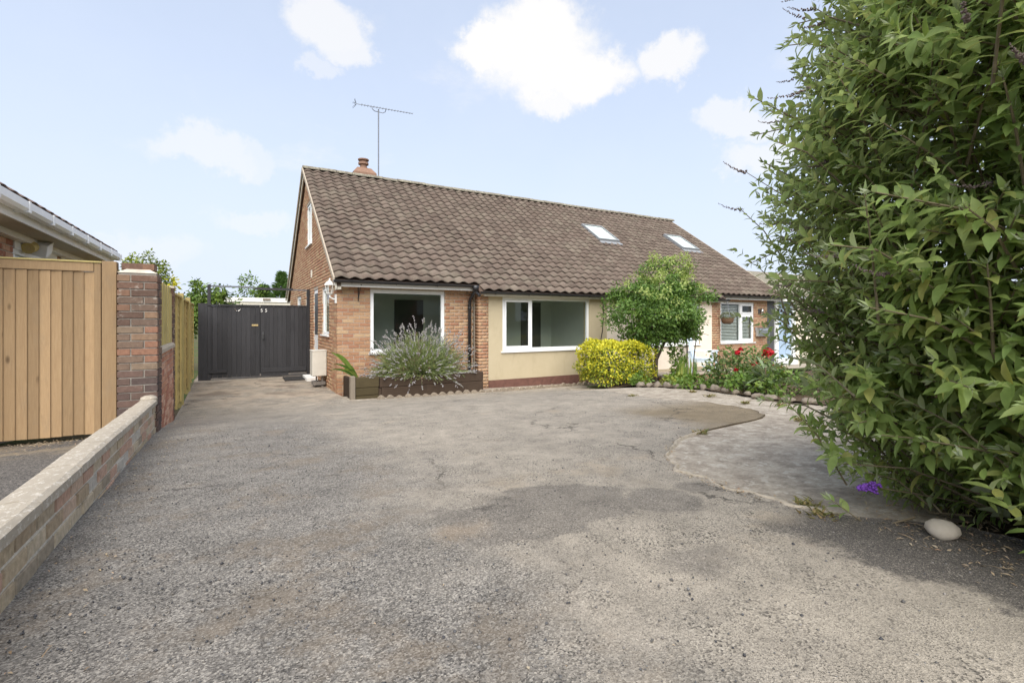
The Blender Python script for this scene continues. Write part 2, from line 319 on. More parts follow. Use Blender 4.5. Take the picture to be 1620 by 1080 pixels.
M['rosegr'] = leafmat('rose_leaf', [(.06, .115, .03), (.11, .17, .045), (.16, .21, .06), (.09, .12, .04)], None, .22, .45)
M['rose'] = leafmat('red_rose', [(.42, .006, .014), (.55, .012, .022), (.34, .004, .012)], None, .15, .6)
M['herb'] = leafmat('bed_leaf', [(.09, .17, .03), (.15, .25, .04), (.12, .20, .05), (.22, .30, .05)], None, .25, .5)
M['weed'] = leafmat('weed_leaf', [(.16, .17, .05), (.24, .22, .08), (.28, .19, .09), (.13, .15, .045)], None, .2, .7)
M['silver'] = leafmat('silver_leaf', [(.17, .23, .12), (.22, .28, .16), (.13, .19, .09)], (.28, .31, .23), .2, .7)
M['conifer'] = leafmat('conifer_leaf', [(.08, .15, .05), (.13, .22, .07), (.16, .25, .08)], None, .15, .6)
M['hedge'] = leafmat('laurel_leaf', [(.07, .13, .025), (.13, .21, .04), (.19, .27, .05), (.05, .095, .02)], None, .2, .4)
M['limegreen'] = leafmat('lime_leaf', [(.16, .21, .03), (.24, .28, .04), (.10, .15, .025)], None, .2, .5)
M['litter'] = leafmat('leaf_litter', [(.30, .22, .13), (.40, .31, .20), (.22, .15, .09), (.48, .41, .30), (.33, .19, .11)], None, .1, .9)
M['gravel'] = brickmat('loose_chipping', [(.10, .10, .105), (.18, .175, .17), (.15, .14, .13), (.06, .06, .065), (.12, .115, .11), (.24, .22, .20), (.17, .155, .14)], (.5, .5, .5), .1)
M['bluepaint'] = plain('pale_blue_paint', (.66, .76, .84), .5, .05, 8)
M['door'] = plain('blue_door_paint', (.36, .47, .60), .4, .03, 5)
M['charcoal'] = plain('charcoal_panel', (.075, .078, .08), .5, .06, 5)
M['meter'] = plain('meter_box_plastic', (.60, .57, .50), .55, .08, 7)
M['brass'] = plain('brass', (.55, .42, .20), .4, .15, 30, 0, .5, Metallic=.7)
M['rust'] = plain('dull_iron', (.19, .17, .15), .7, .3, 40)
M['basket'] = plain('coir_basket', (.14, .085, .05), .95, .3, 40, .7)
M['blind'] = plain('blind_slat', (.78, .78, .76), .5, .03, 6)
M['mat'] = plain('rubber_mat', (.035, .033, .032), .9, .3, 30, .5)

# ------------------------------------------------------------------ mesh helpers
def wl(p): return Vector(p['_loc']) if p is not None and '_loc' in p else Vector((0, 0, 0))
def link(o, parent):
    COL.objects.link(o)
    if parent is not None:
        o.parent = parent
        if '_loc' in parent: o['_loc'] = parent['_loc']
    return o
def thing(name, label, cat, loc=(0, 0, 0), group=None):
    o = bpy.data.objects.new(name, None); COL.objects.link(o); o.empty_display_size = .1
    o.location = loc; o['_loc'] = list(loc); tag(o, label, cat, group); return o
def tag(o, label, cat, group=None):
    o['label'] = label; o['category'] = cat
    if group: o['group'] = group
    return o
class Frame:
    """u along the face, w outwards, v up"""
    def __init__(s, org, rz): s.o = Vector(org); s.rz = R(rz); s.m = Matrix.Rotation(s.rz, 3, 'Z')
    def P(s, u, w, v): return s.o + s.m @ Vector((u, -w, v))
FR = lambda y: Frame((0, y, 0), 0)          # faces -Y, u = X
SIDE = Frame((0, 0, 0), -90)                # faces -X, u = -Y
def EAST(x): return Frame((x, 0, 0), 90)    # faces +X, u = Y
class MB:
    def __init__(s): s.v = []; s.f = []
    def add(s, vs, fs):
        k = len(s.v); s.v += [tuple(x) for x in vs]; s.f += [tuple(i + k for i in f) for f in fs]; return s
    BF = [(0, 3, 2, 1), (4, 5, 6, 7), (0, 1, 5, 4), (1, 2, 6, 5), (2, 3, 7, 6), (3, 0, 4, 7)]
    def box(s, x0, x1, y0, y1, z0, z1):
        return s.add([(x0, y0, z0), (x1, y0, z0), (x1, y1, z0), (x0, y1, z0), (x0, y0, z1), (x1, y0, z1), (x1, y1, z1), (x0, y1, z1)], MB.BF)
    def fbox(s, F, u0, u1, w0, w1, v0, v1):
        return s.add([F.P(u0, w1, v0), F.P(u1, w1, v0), F.P(u1, w0, v0), F.P(u0, w0, v0), F.P(u0, w1, v1), F.P(u1, w1, v1), F.P(u1, w0, v1), F.P(u0, w0, v1)], MB.BF)
    def mbox(s, mt, sx, sy, sz):
        return s.add([mt @ Vector((x * sx / 2, y * sy / 2, z * sz / 2)) for x, y, z in [(-1, -1, -1), (1, -1, -1), (1, 1, -1), (-1, 1, -1), (-1, -1, 1), (1, -1, 1), (1, 1, 1), (-1, 1, 1)]], MB.BF)
    def tube(s, pts, r, n=8, cap=True):
        pts = [Vector(p) for p in pts]; rs = r if isinstance(r, (list, tuple)) else [r] * len(pts)
        vs = []; fs = []; ref = None
        for i, p in enumerate(pts):
            d = (pts[min(i + 1, len(pts) - 1)] - pts[max(i - 1, 0)]).normalized()
            if ref is None: ref = Vector((1, 0, 0)) if abs(d.x) < .9 else Vector((0, 1, 0))
            a = d.cross(ref).normalized(); b = d.cross(a).normalized(); ref = -a.cross(d).normalized() if False else ref
            for j in range(n):
                t = 2 * math.pi * j / n; vs.append(p + (a * math.cos(t) + b * math.sin(t)) * rs[i])
        for i in range(len(pts) - 1):
            for j in range(n):
                k = (j + 1) % n; fs.append((i * n + j, i * n + k, (i + 1) * n + k, (i + 1) * n + j))
        if cap: fs.append(tuple(range(n - 1, -1, -1))); fs.append(tuple((len(pts) - 1) * n + j for j in range(n)))
        return s.add(vs, fs)
    def lathe(s, c, prof, n=14):
        vs = []; fs = []
        for r, z in prof:
            for j in range(n): t = 2 * math.pi * j / n; vs.append((c[0] + r * math.cos(t), c[1] + r * math.sin(t), c[2] + z))
        for i in range(len(prof) - 1):
            for j in range(n):
                k = (j + 1) % n; fs.append((i * n + j, i * n + k, (i + 1) * n + k, (i + 1) * n + j))
        fs.append(tuple(range(n - 1, -1, -1))); fs.append(tuple((len(prof) - 1) * n + j for j in range(n)))
        return s.add(vs, fs)
    def blobm(s, c, rx, ry, rz, seed=0, n=10, m=6, amp=.12):
        r = random.Random(seed); vs = []; fs = []; ph = [r.uniform(0, 6.28) for _ in range(4)]
        for i in range(m + 1):
            a = math.pi * i / m
            for j in range(n):
                t = 2 * math.pi * j / n; k = 1 + amp * (math.sin(2 * t + ph[0]) * math.sin(a + ph[1]) + .6 * math.sin(3 * t + ph[2]) * math.sin(2 * a + ph[3])) if 0 < i < m else 1
                vs.append((c[0] + rx * k * math.sin(a) * math.cos(t), c[1] + ry * k * math.sin(a) * math.sin(t), c[2] + rz * k * math.cos(a)))
        for i in range(m):
            for j in range(n):
                k = (j + 1) % n; fs.append((i * n + j, (i + 1) * n + j, (i + 1) * n + k, i * n + k))
        return s.add(vs, fs)
    def build(s, name, m, parent=None, smooth=False, bevel=0):
        o0 = wl(parent); me = bpy.data.meshes.new(name)
        me.from_pydata([(x - o0.x, y - o0.y, z - o0.z) for x, y, z in s.v], [], s.f); me.update()
        if smooth: me.polygons.foreach_set('use_smooth', [True] * len(me.polygons))
        me.materials.append(m); o = bpy.data.objects.new(name, me); link(o, parent)
        if bevel:
            b = o.modifiers.new('bevel', 'BEVEL'); b.width = bevel; b.segments = 2; b.limit_method = 'ANGLE'
        return o
def npmesh(name, V, F, m, parent=None, smooth=False, midx=None, mats=None):
    """V (n,3), F (k,3|4) numpy"""
    V = np.asarray(V, np.float32) - np.array(wl(parent), np.float32); F = np.asarray(F, np.int32); k = F.shape[1]
    me = bpy.data.meshes.new(name); me.vertices.add(len(V)); me.vertices.foreach_set('co', V.ravel())
    me.loops.add(F.size); me.loops.foreach_set('vertex_index', F.ravel()); me.polygons.add(len(F))
    me.polygons.foreach_set('loop_start', np.arange(0, F.size, k, dtype=np.int32)); me.polygons.foreach_set('loop_total', np.full(len(F), k, np.int32))
    if smooth: me.polygons.foreach_set('use_smooth', np.ones(len(F), bool))
    for x in (mats or [m]): me.materials.append(x)
    if midx is not None: me.polygons.foreach_set('material_index', np.asarray(midx, np.int32))
    me.update(calc_edges=True); me.validate(); o = bpy.data.objects.new(name, me); return link(o, parent)
def norm(a): return a / np.maximum(np.linalg.norm(a, axis=-1, keepdims=True), 1e-9)
def leaf_tpl(kind):
    if kind == 'simple':
        V = np.array([(0, 0, 0), (-.5, .42, .08), (.5, .42, .08), (0, .45, 0), (0, 1, -.10)], float); F = np.array([(0, 2, 3), (0, 3, 1), (3, 2, 4), (1, 3, 4)])
    elif kind == 'lance':
        V = []; F = []
        for t, w, z in [(0, .03, 0), (.22, .40, .015), (.48, .5, .0), (.76, .30, -.07)]: V += [(-w, t, z + .05 * (w > .1)), (0, t, z), (w, t, z + .05 * (w > .1))]
        V.append((0, 1, -.17)); V = np.array(V, float)
        for i in range(3):
            a = i * 3; b = a + 3
            F += [(a, a + 1, b + 1), (a, b + 1, b), (a + 1, a + 2, b + 2), (a + 1, b + 2, b + 1)]
        F += [(9, 10, 12), (10, 11, 12)]; F = np.array(F)
    elif kind == 'blade':
        V = np.array([(-.5, 0, 0), (.5, 0, 0), (-.45, .35, .06), (.45, .35, .06), (-.3, .7, .0), (.3, .7, .0), (0, 1, -.16)], float); F = np.array([(0, 1, 3), (0, 3, 2), (2, 3, 5), (2, 5, 4), (4, 5, 6)])
    elif kind == 'bit':
        V = np.array([(-.5, 0, 0), (.5, .1, .2), (.4, 1, .0), (-.4, .9, .25)], float); F = np.array([(0, 1, 2), (0, 2, 3)])
    elif kind == 'spike':
        V = np.array([(0, 0, 0), (.5, .4, 0), (0, .4, .5), (-.5, .4, 0), (0, .4, -.5), (0, 1, 0)], float); F = np.array([(0, 1, 2), (0, 2, 3), (0, 3, 4), (0, 4, 1), (5, 2, 1), (5, 3, 2), (5, 4, 3), (5, 1, 4)])
    return V, F
def leaves(P, D, N, L, Wd, kind='simple'):
    """returns V, F for leaves with base P, axis D, normal hint N, length L, width Wd"""
    P = np.asarray(P, float); D = norm(np.asarray(D, float)); X = norm(np.cross(D, N)); Z = np.cross(X, D)
    tv, tf = leaf_tpl(kind); L = np.broadcast_to(L, len(P)); Wd = np.broadcast_to(Wd, len(P))
    V = P[:, None, :] + tv[None, :, 0, None] * (X * Wd[:, None])[:, None, :] + tv[None, :, 1, None] * (D * L[:, None])[:, None, :] + tv[None, :, 2, None] * (Z * L[:, None])[:, None, :]
    F = tf[None] + (np.arange(len(P)) * len(tv))[:, None, None]
    return V.reshape(-1, 3), F.reshape(-1, 3)
def sph(n): return norm(rng.normal(size=(n, 3)))

# ------------------------------------------------------------------ ground
_ys = np.array([-400, -30, -12, -10, -8, -6, -4.2, -3, -2, -1.2, 0, 3, 6, 400.]); _zs = np.array([1.0, 1.0, .74, .63, .52, .41, .32, .18, .05, -.02, -.03, -.04, -.06, -.1])
def gz(x, y):
    x = np.asarray(x, float); y = np.asarray(y, float)
    s = 1 / (1 + np.exp(-np.clip((y + 3) * 1.5, -40, 40)))
    k = sum(np.interp(y + d, _ys, _zs) for d in (-.4, -.2, 0, .2, .4)) / 5
    return k - .018 * np.clip(x, 0, 14) * s
def G1(x, y): return float(gz(x, y))
def sheet(name, rows, m, dz, nx=40, skirt=0, und=0.0):
    """rows: list of (y, x0, x1); follows the ground at height dz"""
    V = []; F = []
    for y, a, b in rows:
        xs = np.linspace(a, b, nx); z = gz(xs, np.full(nx, y)) + dz
        if und: z = z + und * (np.sin(xs * 3.1 + y * 1.7) * np.sin(y * 2.3 - xs * .8) + .5 * np.sin(xs * 7.3 + 1) * np.sin(y * 6.1))
        V += list(zip(xs, [y] * nx, z))
    n = len(rows)
    F = [(i * nx + j, i * nx + j + 1, (i + 1) * nx + j + 1, (i + 1) * nx + j) for i in range(n - 1) for j in range(nx - 1)]
    if skirt:
        for col in (0, nx - 1):
            k = len(V)
            for i in range(n): x, y, z = V[i * nx + col]; V.append((x, y, z - skirt))
            for i in range(n - 1):
                q = (i * nx + col, (i + 1) * nx + col, k + i + 1, k + i); F.append(q if col else q[::-1])
    o = npmesh(name, V, F, m, None, True); o['kind'] = 'structure'; return o
def lut(tab): t = sorted(tab); ys = [a for a, b in t]; xs = [b for a, b in t]; return lambda y: float(np.interp(y, ys, xs))
gx = np.unique(np.concatenate([np.linspace(-400, -20, 12), np.linspace(-20, 30, 70), np.linspace(30, 400, 12)]))
gy = np.unique(np.concatenate([np.linspace(-400, -20, 12), np.linspace(-20, 12, 90), np.linspace(12, 400, 14)]))
XX, YY = np.meshgrid(gx, gy); ZZ = gz(XX, YY) - .05; nx_ = len(gx)
gF = [(i * nx_ + j, i * nx_ + j + 1, (i + 1) * nx_ + j + 1, (i + 1) * nx_ + j) for i in range(len(gy) - 1) for j in range(nx_ - 1)]
o = npmesh('ground', np.stack([XX.ravel(), YY.ravel(), ZZ.ravel()], 1), gF, M['ground'], None, True); o['kind'] = 'structure'
WX = lambda y: -2.455 - .016 * (y + 8)      # boundary-wall line (its face towards the drive)
wob = lambda y, a=.02: a * (math.sin(y * 17) + .6 * math.sin(y * 41 + 1) + .5 * math.sin(y * 7.3))
drive_r = lut([(-16, 1.3), (-10.5, .95), (-9.7, .92), (-9.45, .86), (-9.22, .66), (-9.19, .58), (-8.93, .56), (-8.6, .54), (-8.21, .60), (-7.95, .80), (-7.82, .96), (-7.62, 1.2), (-7.49, 1.51), (-7.40, 1.95), (-7.36, 2.3), (-7.33, 2.66),
               (-7.28, 2.9), (-7.2, 3.07), (-7.0, 3.25), (-6.78, 3.36), (-6.16, 3.49), (-5.67, 3.33), (-4.91, 3.37), (-3.35, 3.78), (-2, 4.4), (-1.15, 4.9), (-1.12, .05), (0, .02), (.02, -.005), (6.5, -.005)])
ys = sorted(set(list(np.arange(-16, -10.6, .3)) + list(np.arange(-10.6, -7.6, .05)) + list(np.arange(-7.6, -7.1, .02)) + list(np.arange(-7.1, -1.2, .08)) + [-1.15, -1.12] + list(np.arange(-1.1, 6.5, .25))))
sheet('driveway', [(y, WX(y) - .03 if y < 4 else -2.7, drive_r(y) + (wob(y) if y < -1.2 else 0)) for y in ys], M['drive'], 0.0, 60, .05, .004)
path_r = lut([(-9.6, 4.6), (-8, 4.5), (-7, 4.28), (-6.65, 4.2), (-6, 4.48), (-5.1, 4.75), (-4.5, 4.68), (-3.5, 4.8), (-2.3, 5.0), (-1.0, 5.6), (-.32, 5.6)])
ys2 = sorted(set(list(np.arange(-9.6, -.35, .08)) + [-.33]))
def path_l(y):
    if y > -1.12: return .05
    return drive_r(y) - .25 if y > -9.2 else .55 + (-9.2 - y) * 1.6
sheet('concrete_path', [(y, path_l(y), path_r(y) + wob(y, .03)) for y in ys2], M['concrete'], -.014, 40)
# pale trowelled lip between tarmac and path
lipY = list(np.arange(-9.15, -7.42, .03))
lip = MB()
def lip_pt(y, d): return drive_r(y) + d
V = []; F = []
for i, y in enumerate(lipY):
    k = .016 + .012 * math.sin(y * 9) + .008 * math.sin(y * 31)
    for d, h in ((-.01, -.004), (.0, .010), (k, .008), (k + .02, -.02)): V.append((lip_pt(y, d) + wob(y), y, G1(lip_pt(y, d), y) + h))
for i in range(len(lipY) - 1):
    for j in range(3): F.append((i * 4 + j, i * 4 + j + 1, i * 4 + 5 + j, i * 4 + 4 + j))
o = npmesh('path_edging', V, F, M['concrete_edge'], None, True); o['kind'] = 'structure'
sheet('neighbour_driveway', [(y, -9, WX(y) - .12) for y in np.arange(-16, -3.8, .3)], M['tarmac_dark'], -.012, 30)
bed_rows = [(y, path_r(y) + wob(y, .03) - .05, 15.0) for y in np.arange(-7.6, -1.35, .12)]
def bed_und(): pass
sheet('planting_bed', bed_rows, M['soil'], .015, 60, 0, .02)
sheet('hedge_bed', [(y, drive_r(y) + .10 + wob(y, .04) + max(0, y + 9.5) * 1.6, 3.6) for y in np.arange(-12, -8.9, .06)], M['soil'], -.004, 60, 0, .010)
sheet('patio', [(y, 7.2, 17) for y in (-1.42, -1, -.6, -.31)], M['concrete'], .17, 20)
# ------------------------------------------------------------------ house
OV, ZE, T = .34, 2.297, .6906; ANG = math.atan(T); RY, LEN = 4.81, 14.77; RZ = ZE + (RY + OV) * T
HX1 = LEN; PR = .30                        # middle section stands proud by PR
MX0, MX1 = 3.05, 11.45
house = thing('semi_detached_bungalow', 'long brick bungalow pair under one brown pantile roof with cream rendered middle bays', 'house', (0, 0, 0))
brick_pool = []                             # (matrix, wall key)
def bricks(F, u0, u1, v0, v1, openings=(), bond=0, L=.215, H=.065, J=.010, top=None):
    """running bond; yields (u, v, lu, lv) centres"""
    out = []; row = 0; v = v0
    while v + H * .5 < v1:
        h = min(H, v1 - v); a, b = u0, u1
        if top:
            a, b = top(v + h)
            if b - a < .05: break
        ints = [(a, b)]
        for (x0, x1, y0, y1) in openings:
            if v + h > y0 + .01 and v < y1 - .01:
                nw = []
                for s, e in ints:
                    if x1 <= s or x0 >= e: nw.append((s, e)); continue
                    if x0 - s > .02: nw.append((s, x0))
                    if e - x1 > .02: nw.append((x1, e))
                ints = nw
        off = (row % 2) * (L + J) / 2 + bond
        k = math.floor((u0 - off) / (L + J)) - 1; x = k * (L + J) + off
        while x < u1:
            for s, e in ints:
                s2, e2 = max(x, s), min(x + L, e)
                if e2 - s2 > .02: out.append(((s2 + e2) / 2, v + h / 2, e2 - s2, h))
            x += L + J
        v += H + J; row += 1
    return out
def unit_brick(name, m, ch=.05):
    mb = MB(); a, c = .5, .5 - ch * .35; cz = .5 - ch
    mb.add([(-a, .5, -a), (a, .5, -a), (a, .5, a), (-a, .5, a), (-a, -.42, -a), (a, -.42, -a), (a, -.42, a), (-a, -.42, a), (-c, -.5, -cz), (c, -.5, -cz), (c, -.5, cz), (-c, -.5, cz)],
           [(0, 3, 2, 1), (0, 1, 5, 4), (1, 2, 6, 5), (2, 3, 7, 6), (3, 0, 4, 7), (4, 5, 9, 8), (5, 6, 10, 9), (6, 7, 11, 10), (7, 4, 8, 11), (8, 9, 10, 11)])
    me = bpy.data.meshes.new(name); me.from_pydata(mb.v, [], mb.f); me.materials.append(m); me.update(); return me
M['pier_dark'] = brickmat('pier_dark_brick', [(.105, .072, .062), (.125, .085, .070), (.095, .070, .063), (.14, .092, .075)], (.36, .33, .29), .25)
M['pier_tan'] = brickmat('pier_tan_brick', [(.20, .135, .095), (.225, .15, .10), (.175, .122, .09), (.25, .135, .09), (.21, .155, .11)], (.42, .37, .30), .4)
BRM = {k: unit_brick(k, M[k]) for k in ('house_brick', 'pier_brick', 'red_brick', 'yellow_brick', 'pier_dark', 'pier_tan')}
def place_bricks(lst, key, parent_of, limit=300):
    """lst: (Matrix world, parent). the nearest become objects, the rest one mesh per parent"""
    lst.sort(key=lambda t: (t[0].translation - CAM).length)
    me = BRM[key]; tv = np.array([v.co for v in me.vertices]); tf = np.array([list(p.vertices) for p in me.polygons])
    for mt, par in lst[:limit]:
        o = bpy.data.objects.new('brick', me); link(o, par); o.matrix_local = Matrix.Translation(-wl(par)) @ mt
    rest = {}
    for mt, par in lst[limit:]: rest.setdefault(par.name, [par, []])[1].append(np.array(mt))
    for par, ms in rest.values():
        A = np.array(ms); V = np.einsum('nij,vj->nvi', A[:, :3, :3], tv) + A[:, None, :3, 3]
        F = tf[None] + (np.arange(len(ms)) * len(tv))[:, None, None]
        o = npmesh('brickwork', V.reshape(-1, 3), F.reshape(-1, 4), M[key], par); o['kind'] = 'stuff'
def brick_mats(F, cells, depth=.102, jit=.003, tilt=0.0, shear=0.0, u_ref=0):
    res = []
    for u, v, lu, lv in cells:
        w = -depth / 2 + random.uniform(-jit, jit); p = F.P(u, w, v + shear * (u - u_ref))
        res.append(Matrix.Translation(p) @ Matrix.Rotation(F.rz + random.uniform(-.006, .006), 4, 'Z') @ Matrix.Rotation(random.uniform(-.006, .006) - math.atan(shear) * 0, 4, 'X') @ Matrix.Rotation(-math.atan(shear), 4, 'Y') @ Matrix.Diagonal((lu, depth, lv, 1)))
    return res
def wallslab(F, u0, u1, v0, v1, openings, wf, wb, name, m, parent, top=None):
    """backing slab with holes, front face at w=wf, back at w=wb"""
    us = sorted({u0, u1, *[o[0] for o in openings], *[o[1] for o in openings]}); vs = sorted({v0, v1, *[o[2] for o in openings], *[o[3] for o in openings]})
    us = [u for u in us if u0 <= u <= u1]; vs = [v for v in vs if v0 <= v <= v1]; mb = MB()
    for i in range(len(us) - 1):
        j = 0
        while j < len(vs) - 1:
            c = ((us[i] + us[i + 1]) / 2, (vs[j] + vs[j + 1]) / 2)
            if any(o[0] < c[0] < o[1] and o[2] < c[1] < o[3] for o in openings): j += 1; continue
            k = j
            while k + 1 < len(vs) - 1 and not any(o[0] < c[0] < o[1] and o[2] < (vs[k + 1] + vs[k + 2]) / 2 < o[3] for o in openings): k += 1
            mb.fbox(F, us[i], us[i + 1], wb, wf, vs[j], vs[k + 1]); j = k + 1
    return mb.build(name, m, parent)
F0 = FR(0); F1 = FR(-PR)
GB = -.5
# openings (u0,u1,v0,v1)
w_bay = (.67, 2.34, .78, 2.12); w_mid = (3.67, 6.27, .74, 2.02); w_mid2 = (7.95, 10.55, .74, 2.02); w_bay2 = (11.93, 13.68, .73, 2.07)
s_win = (-1.96, -.98, 1.14, 2.22); s_door = (-3.42, -2.62, .05, 2.26); s_w2 = (-5.05, -4.40, 1.2, 2.22); s_w3 = (-7.3, -6.2, 1.2, 2.22); s_up = (-4.80, -3.68, 3.56, 4.74)
pool = []
# front bay wall
wall_bay = wallslab(F0, .012, MX0, GB, 2.34, [w_bay], -.008, -.25, 'wall', M['mortar'], house)
wall_bay['label'] = 'brick bay wall behind the lavender planter'
pool += [(m, wall_bay) for m in brick_mats(F0, bricks(F0, 0, MX0, -.155, 2.30, [w_bay]))]
# gable wall
top_of = lambda v: RZ - .10 - v
def gtop(v):
    half = (RZ - .16 - v) / T
    if v < 2.36: return (-9.62, 0.0)
    return (-RY - half, -RY + half)
sopen = [s_win, s_door, s_w2, s_w3, s_up]
wall_g = wallslab(SIDE, -9.6, -.102, GB, 2.34, [s_win, s_door, s_w2, s_w3], -.008, -.25, 'wall', M['mortar'], house)
wall_g['label'] = 'brick gable end wall with narrow white windows'
mb = MB()                                   # triangular backing with the upper window left out
def tri_slab(mb, pts): mb.add([SIDE.P(u, -.008, v) for u, v in pts] + [SIDE.P(u, -.25, v) for u, v in pts], [tuple(range(len(pts))), tuple(range(2 * len(pts) - 1, len(pts) - 1, -1))] + [(i, len(pts) + i, len(pts) + (i + 1) % len(pts), (i + 1) % len(pts)) for i in range(len(pts))])
ztop = RZ - .14; ua, ub, va, vb = s_up
uL = lambda v: -RY - (ztop - v) / T; uR = lambda v: -RY + (ztop - v) / T
tri_slab(mb, [(uL(2.341), 2.341), (ua, 2.341), (ua, va + (vb - va)), (uL(vb), vb)]); tri_slab(mb, [(ub, 2.341), (uR(2.341), 2.341), (uR(vb), vb), (ub, vb)])
tri_slab(mb, [(ua, 2.341), (ub, 2.341), (ub, va), (ua, va)]); tri_slab(mb, [(uL(vb + .001), vb + .001), (uR(vb + .001), vb + .001), (-RY, ztop)])
mb.build('gable_backing', M['mortar'], wall_g)
cells = bricks(SIDE, -9.6, -.104, -.155, 2.34, sopen) + bricks(SIDE, -9.6, -.104, 2.325, RZ, [s_up], top=gtop)
pool += [(m, wall_g) for m in brick_mats(SIDE, cells)]
# piers either end of the rendered middle, and right-hand bay
wall_m = wallslab(F1, MX0 + .25, MX1 - .35, GB, 2.10, [w_mid, w_mid2], 0, -.25, 'wall', M['render'], house)
wall_m['label'] = 'cream rendered wall of the middle bays'
mb = MB(); mb.fbox(F1, 6.85, MX1 - .35, 0, .006, .05, 2.05) if False else None
pier_l = MB().fbox(F1, MX0 + .006, MX0 + .244, -.29, -.012, GB, 2.10).build('pier', M['mortar'], house)
pool += [(m, pier_l) for m in brick_mats(F1, bricks(F1, MX0, MX0 + .25, -.155, 2.09), .2)]
pier_r = MB().fbox(F1, MX1 - .344, MX1 - .006, -.29, -.012, GB, 2.10).build('pier', M['mortar'], house)
pool += [(m, pier_r) for m in brick_mats(F1, bricks(F1, MX1 - .35, MX1, -.155, 2.09), .2)]
wall_b2 = wallslab(F0, MX1, 14.42, GB, 2.34, [w_bay2], -.008, -.25, 'wall', M['mortar'], house)
pool += [(m, wall_b2) for m in brick_mats(F0, bricks(F0, MX1, 14.42, -.155, 2.30, [w_bay2]))]
place_bricks(pool, 'house_brick', None, 300)
# paler repainted half of the render, plinth, party-wall cable
mb = MB(); Fp = F1
for (a, b, c, d) in [(6.86, 7.95, .05, 2.03), (10.55, MX1 - .352, .05, 2.03), (7.95, 10.55, .05, .66)]: mb.fbox(Fp, a, b, .001, .008, c, d)
mb.build('pale_render_coat', M['render_pale'], wall_m)
MB().fbox(F1, MX0 + .25, 7.2, .001, .014, -.3, .075).build('plinth', M['plinth'], house)
MB().tube([(6.72, -PR - .012, 2.05), (6.73, -PR - .012, 1.5), (6.70, -PR - .013, 1.2), (6.62, -PR - .013, .85), (6.60, -PR - .013, .1)], .011, 6).build('cable', M['black'], wall_m)
MB().fbox(F0, 14.43, 14.86, -.10, -.02, GB, 2.20).build('side_panel', M['charcoal'], house)
MB().box(14.6, 14.77, .2, 9.5, GB, 2.3).build('wall', M['house_brick'], house)
MB().box(.25, 14.6, 9.4, 9.62, GB, 2.3).build('wall', M['house_brick'], house)

def window(F, op, parent, muls=(), trans=(), sill=True, fw=.065, proud=-.03, thick=.07, m='upvc', casements=(), pane_m='glass'):
    u0, u1, v0, v1 = op; w0, w1 = proud - thick, proud; fr = MB()
    fr.fbox(F, u0, u1, w0, w1, v1 - fw, v1).fbox(F, u0, u1, w0, w1, v0, v0 + fw)
    fr.fbox(F, u0, u0 + fw, w0, w1, v0 + fw, v1 - fw).fbox(F, u1 - fw, u1, w0, w1, v0 + fw, v1 - fw)
    xs = [u0 + fw] + [x for mu in muls for x in (mu - fw / 2, mu + fw / 2)] + [u1 - fw]
    for mu in muls: fr.fbox(F, mu - fw / 2, mu + fw / 2, w0, w1 - .001, v0 + fw, v1 - fw)
    o = fr.build('window', M[m], parent, False, .004)
    lights = []
    for i in range(0, len(xs), 2):
        a, b = xs[i], xs[i + 1]; zs = [v0 + fw, v1 - fw]
        tr = [t for k, t in trans if k == i // 2]
        for t in tr: MB().fbox(F, a, b, w0, w1 - .001, t - fw / 2, t + fw / 2).build('transom', M[m], o); zs = [zs[0], t - fw / 2, t + fw / 2, zs[-1]]
        for j in range(0, len(zs), 2): lights.append((i // 2, a, b, zs[j], zs[j + 1]))
    for k, a, b, c, d in lights:
        if k in casements:
            s = .05; sm = MB(); sm.fbox(F, a, b, w1, w1 + .014, d - s, d).fbox(F, a, b, w1, w1 + .014, c, c + s).fbox(F, a, a + s, w1, w1 + .014, c + s, d - s).fbox(F, b - s, b, w1, w1 + .014, c + s, d - s)
            sm.build('sash', M[m], o, False, .003)
        MB().fbox(F, a, b, (w0 + w1) / 2 - .003, (w0 + w1) / 2 + .003, c, d).build('pane', M[pane_m], o)
    if sill: MB().fbox(F, u0 - .04, u1 + .04, -.02, .045, v0 - .035, v0 - .002).build('sill', M[m], o, False, .004)
    return o
def room(x0, x1, y0, y1, z0, z1, parent, door=None):
    mb = MB(); t = .05
    mb.box(x0, x1, y1, y1 + t, z0, z1).box(x0 - t, x0, y0, y1, z0, z1).box(x1, x1 + t, y0, y1, z0, z1).box(x0, x1, y0, y1, z0 - t, z0).box(x0, x1, y0, y1, z1, z1 + t)
    o = mb.build('room', M['room'], parent)
    if door: MB().box(door[0], door[1], y1 - .02, y1 - .004, z0, door[2]).build('doorway', M['roomdark'], o)
    return o
window(F0, w_bay, house, fw=.075); window(F1, w_mid, house, muls=(4.48,), casements=(0,)); window(F1, w_mid2, house, muls=(9.75,), casements=(1,))
wb2 = window(F0, w_bay2, house, muls=(12.98,), trans=((1, 1.66),), casements=(1,))
window(SIDE, s_win, house); window(SIDE, s_w2, house); window(SIDE, s_w3, house); window(SIDE, s_up, house, muls=(-4.24,), fw=.08)
room(.3, 3.25, .26, 2.5, .05, 2.3, house, (1.9, 2.7, 2.02)); room(3.4, 6.7, -.04, 2.1, .05, 2.28, house, (5.6, 6.3, 2.0)); room(6.95, 11.0, -.04, 2.1, .05, 2.28, house); room(11.5, 14.35, .26, 3.2, .05, 2.3, house)
room(-0.0 + .26, 3.2, 3.7, 4.9, 3.4, 5.0, house)
# side door
dr = MB().fbox(SIDE, -3.42, -2.62, -.09, -.03, .06, 2.25).build('door', M['upvc'], house)
MB().fbox(SIDE, -3.34, -2.70, -.03, -.024, 1.1, 2.16).build('door_glazing', M['charcoal'], dr)
MB().fbox(SIDE, -3.45, -2.58, .0, .26, -.06, .045).build('doorstep', M['white'], house, False, .01)
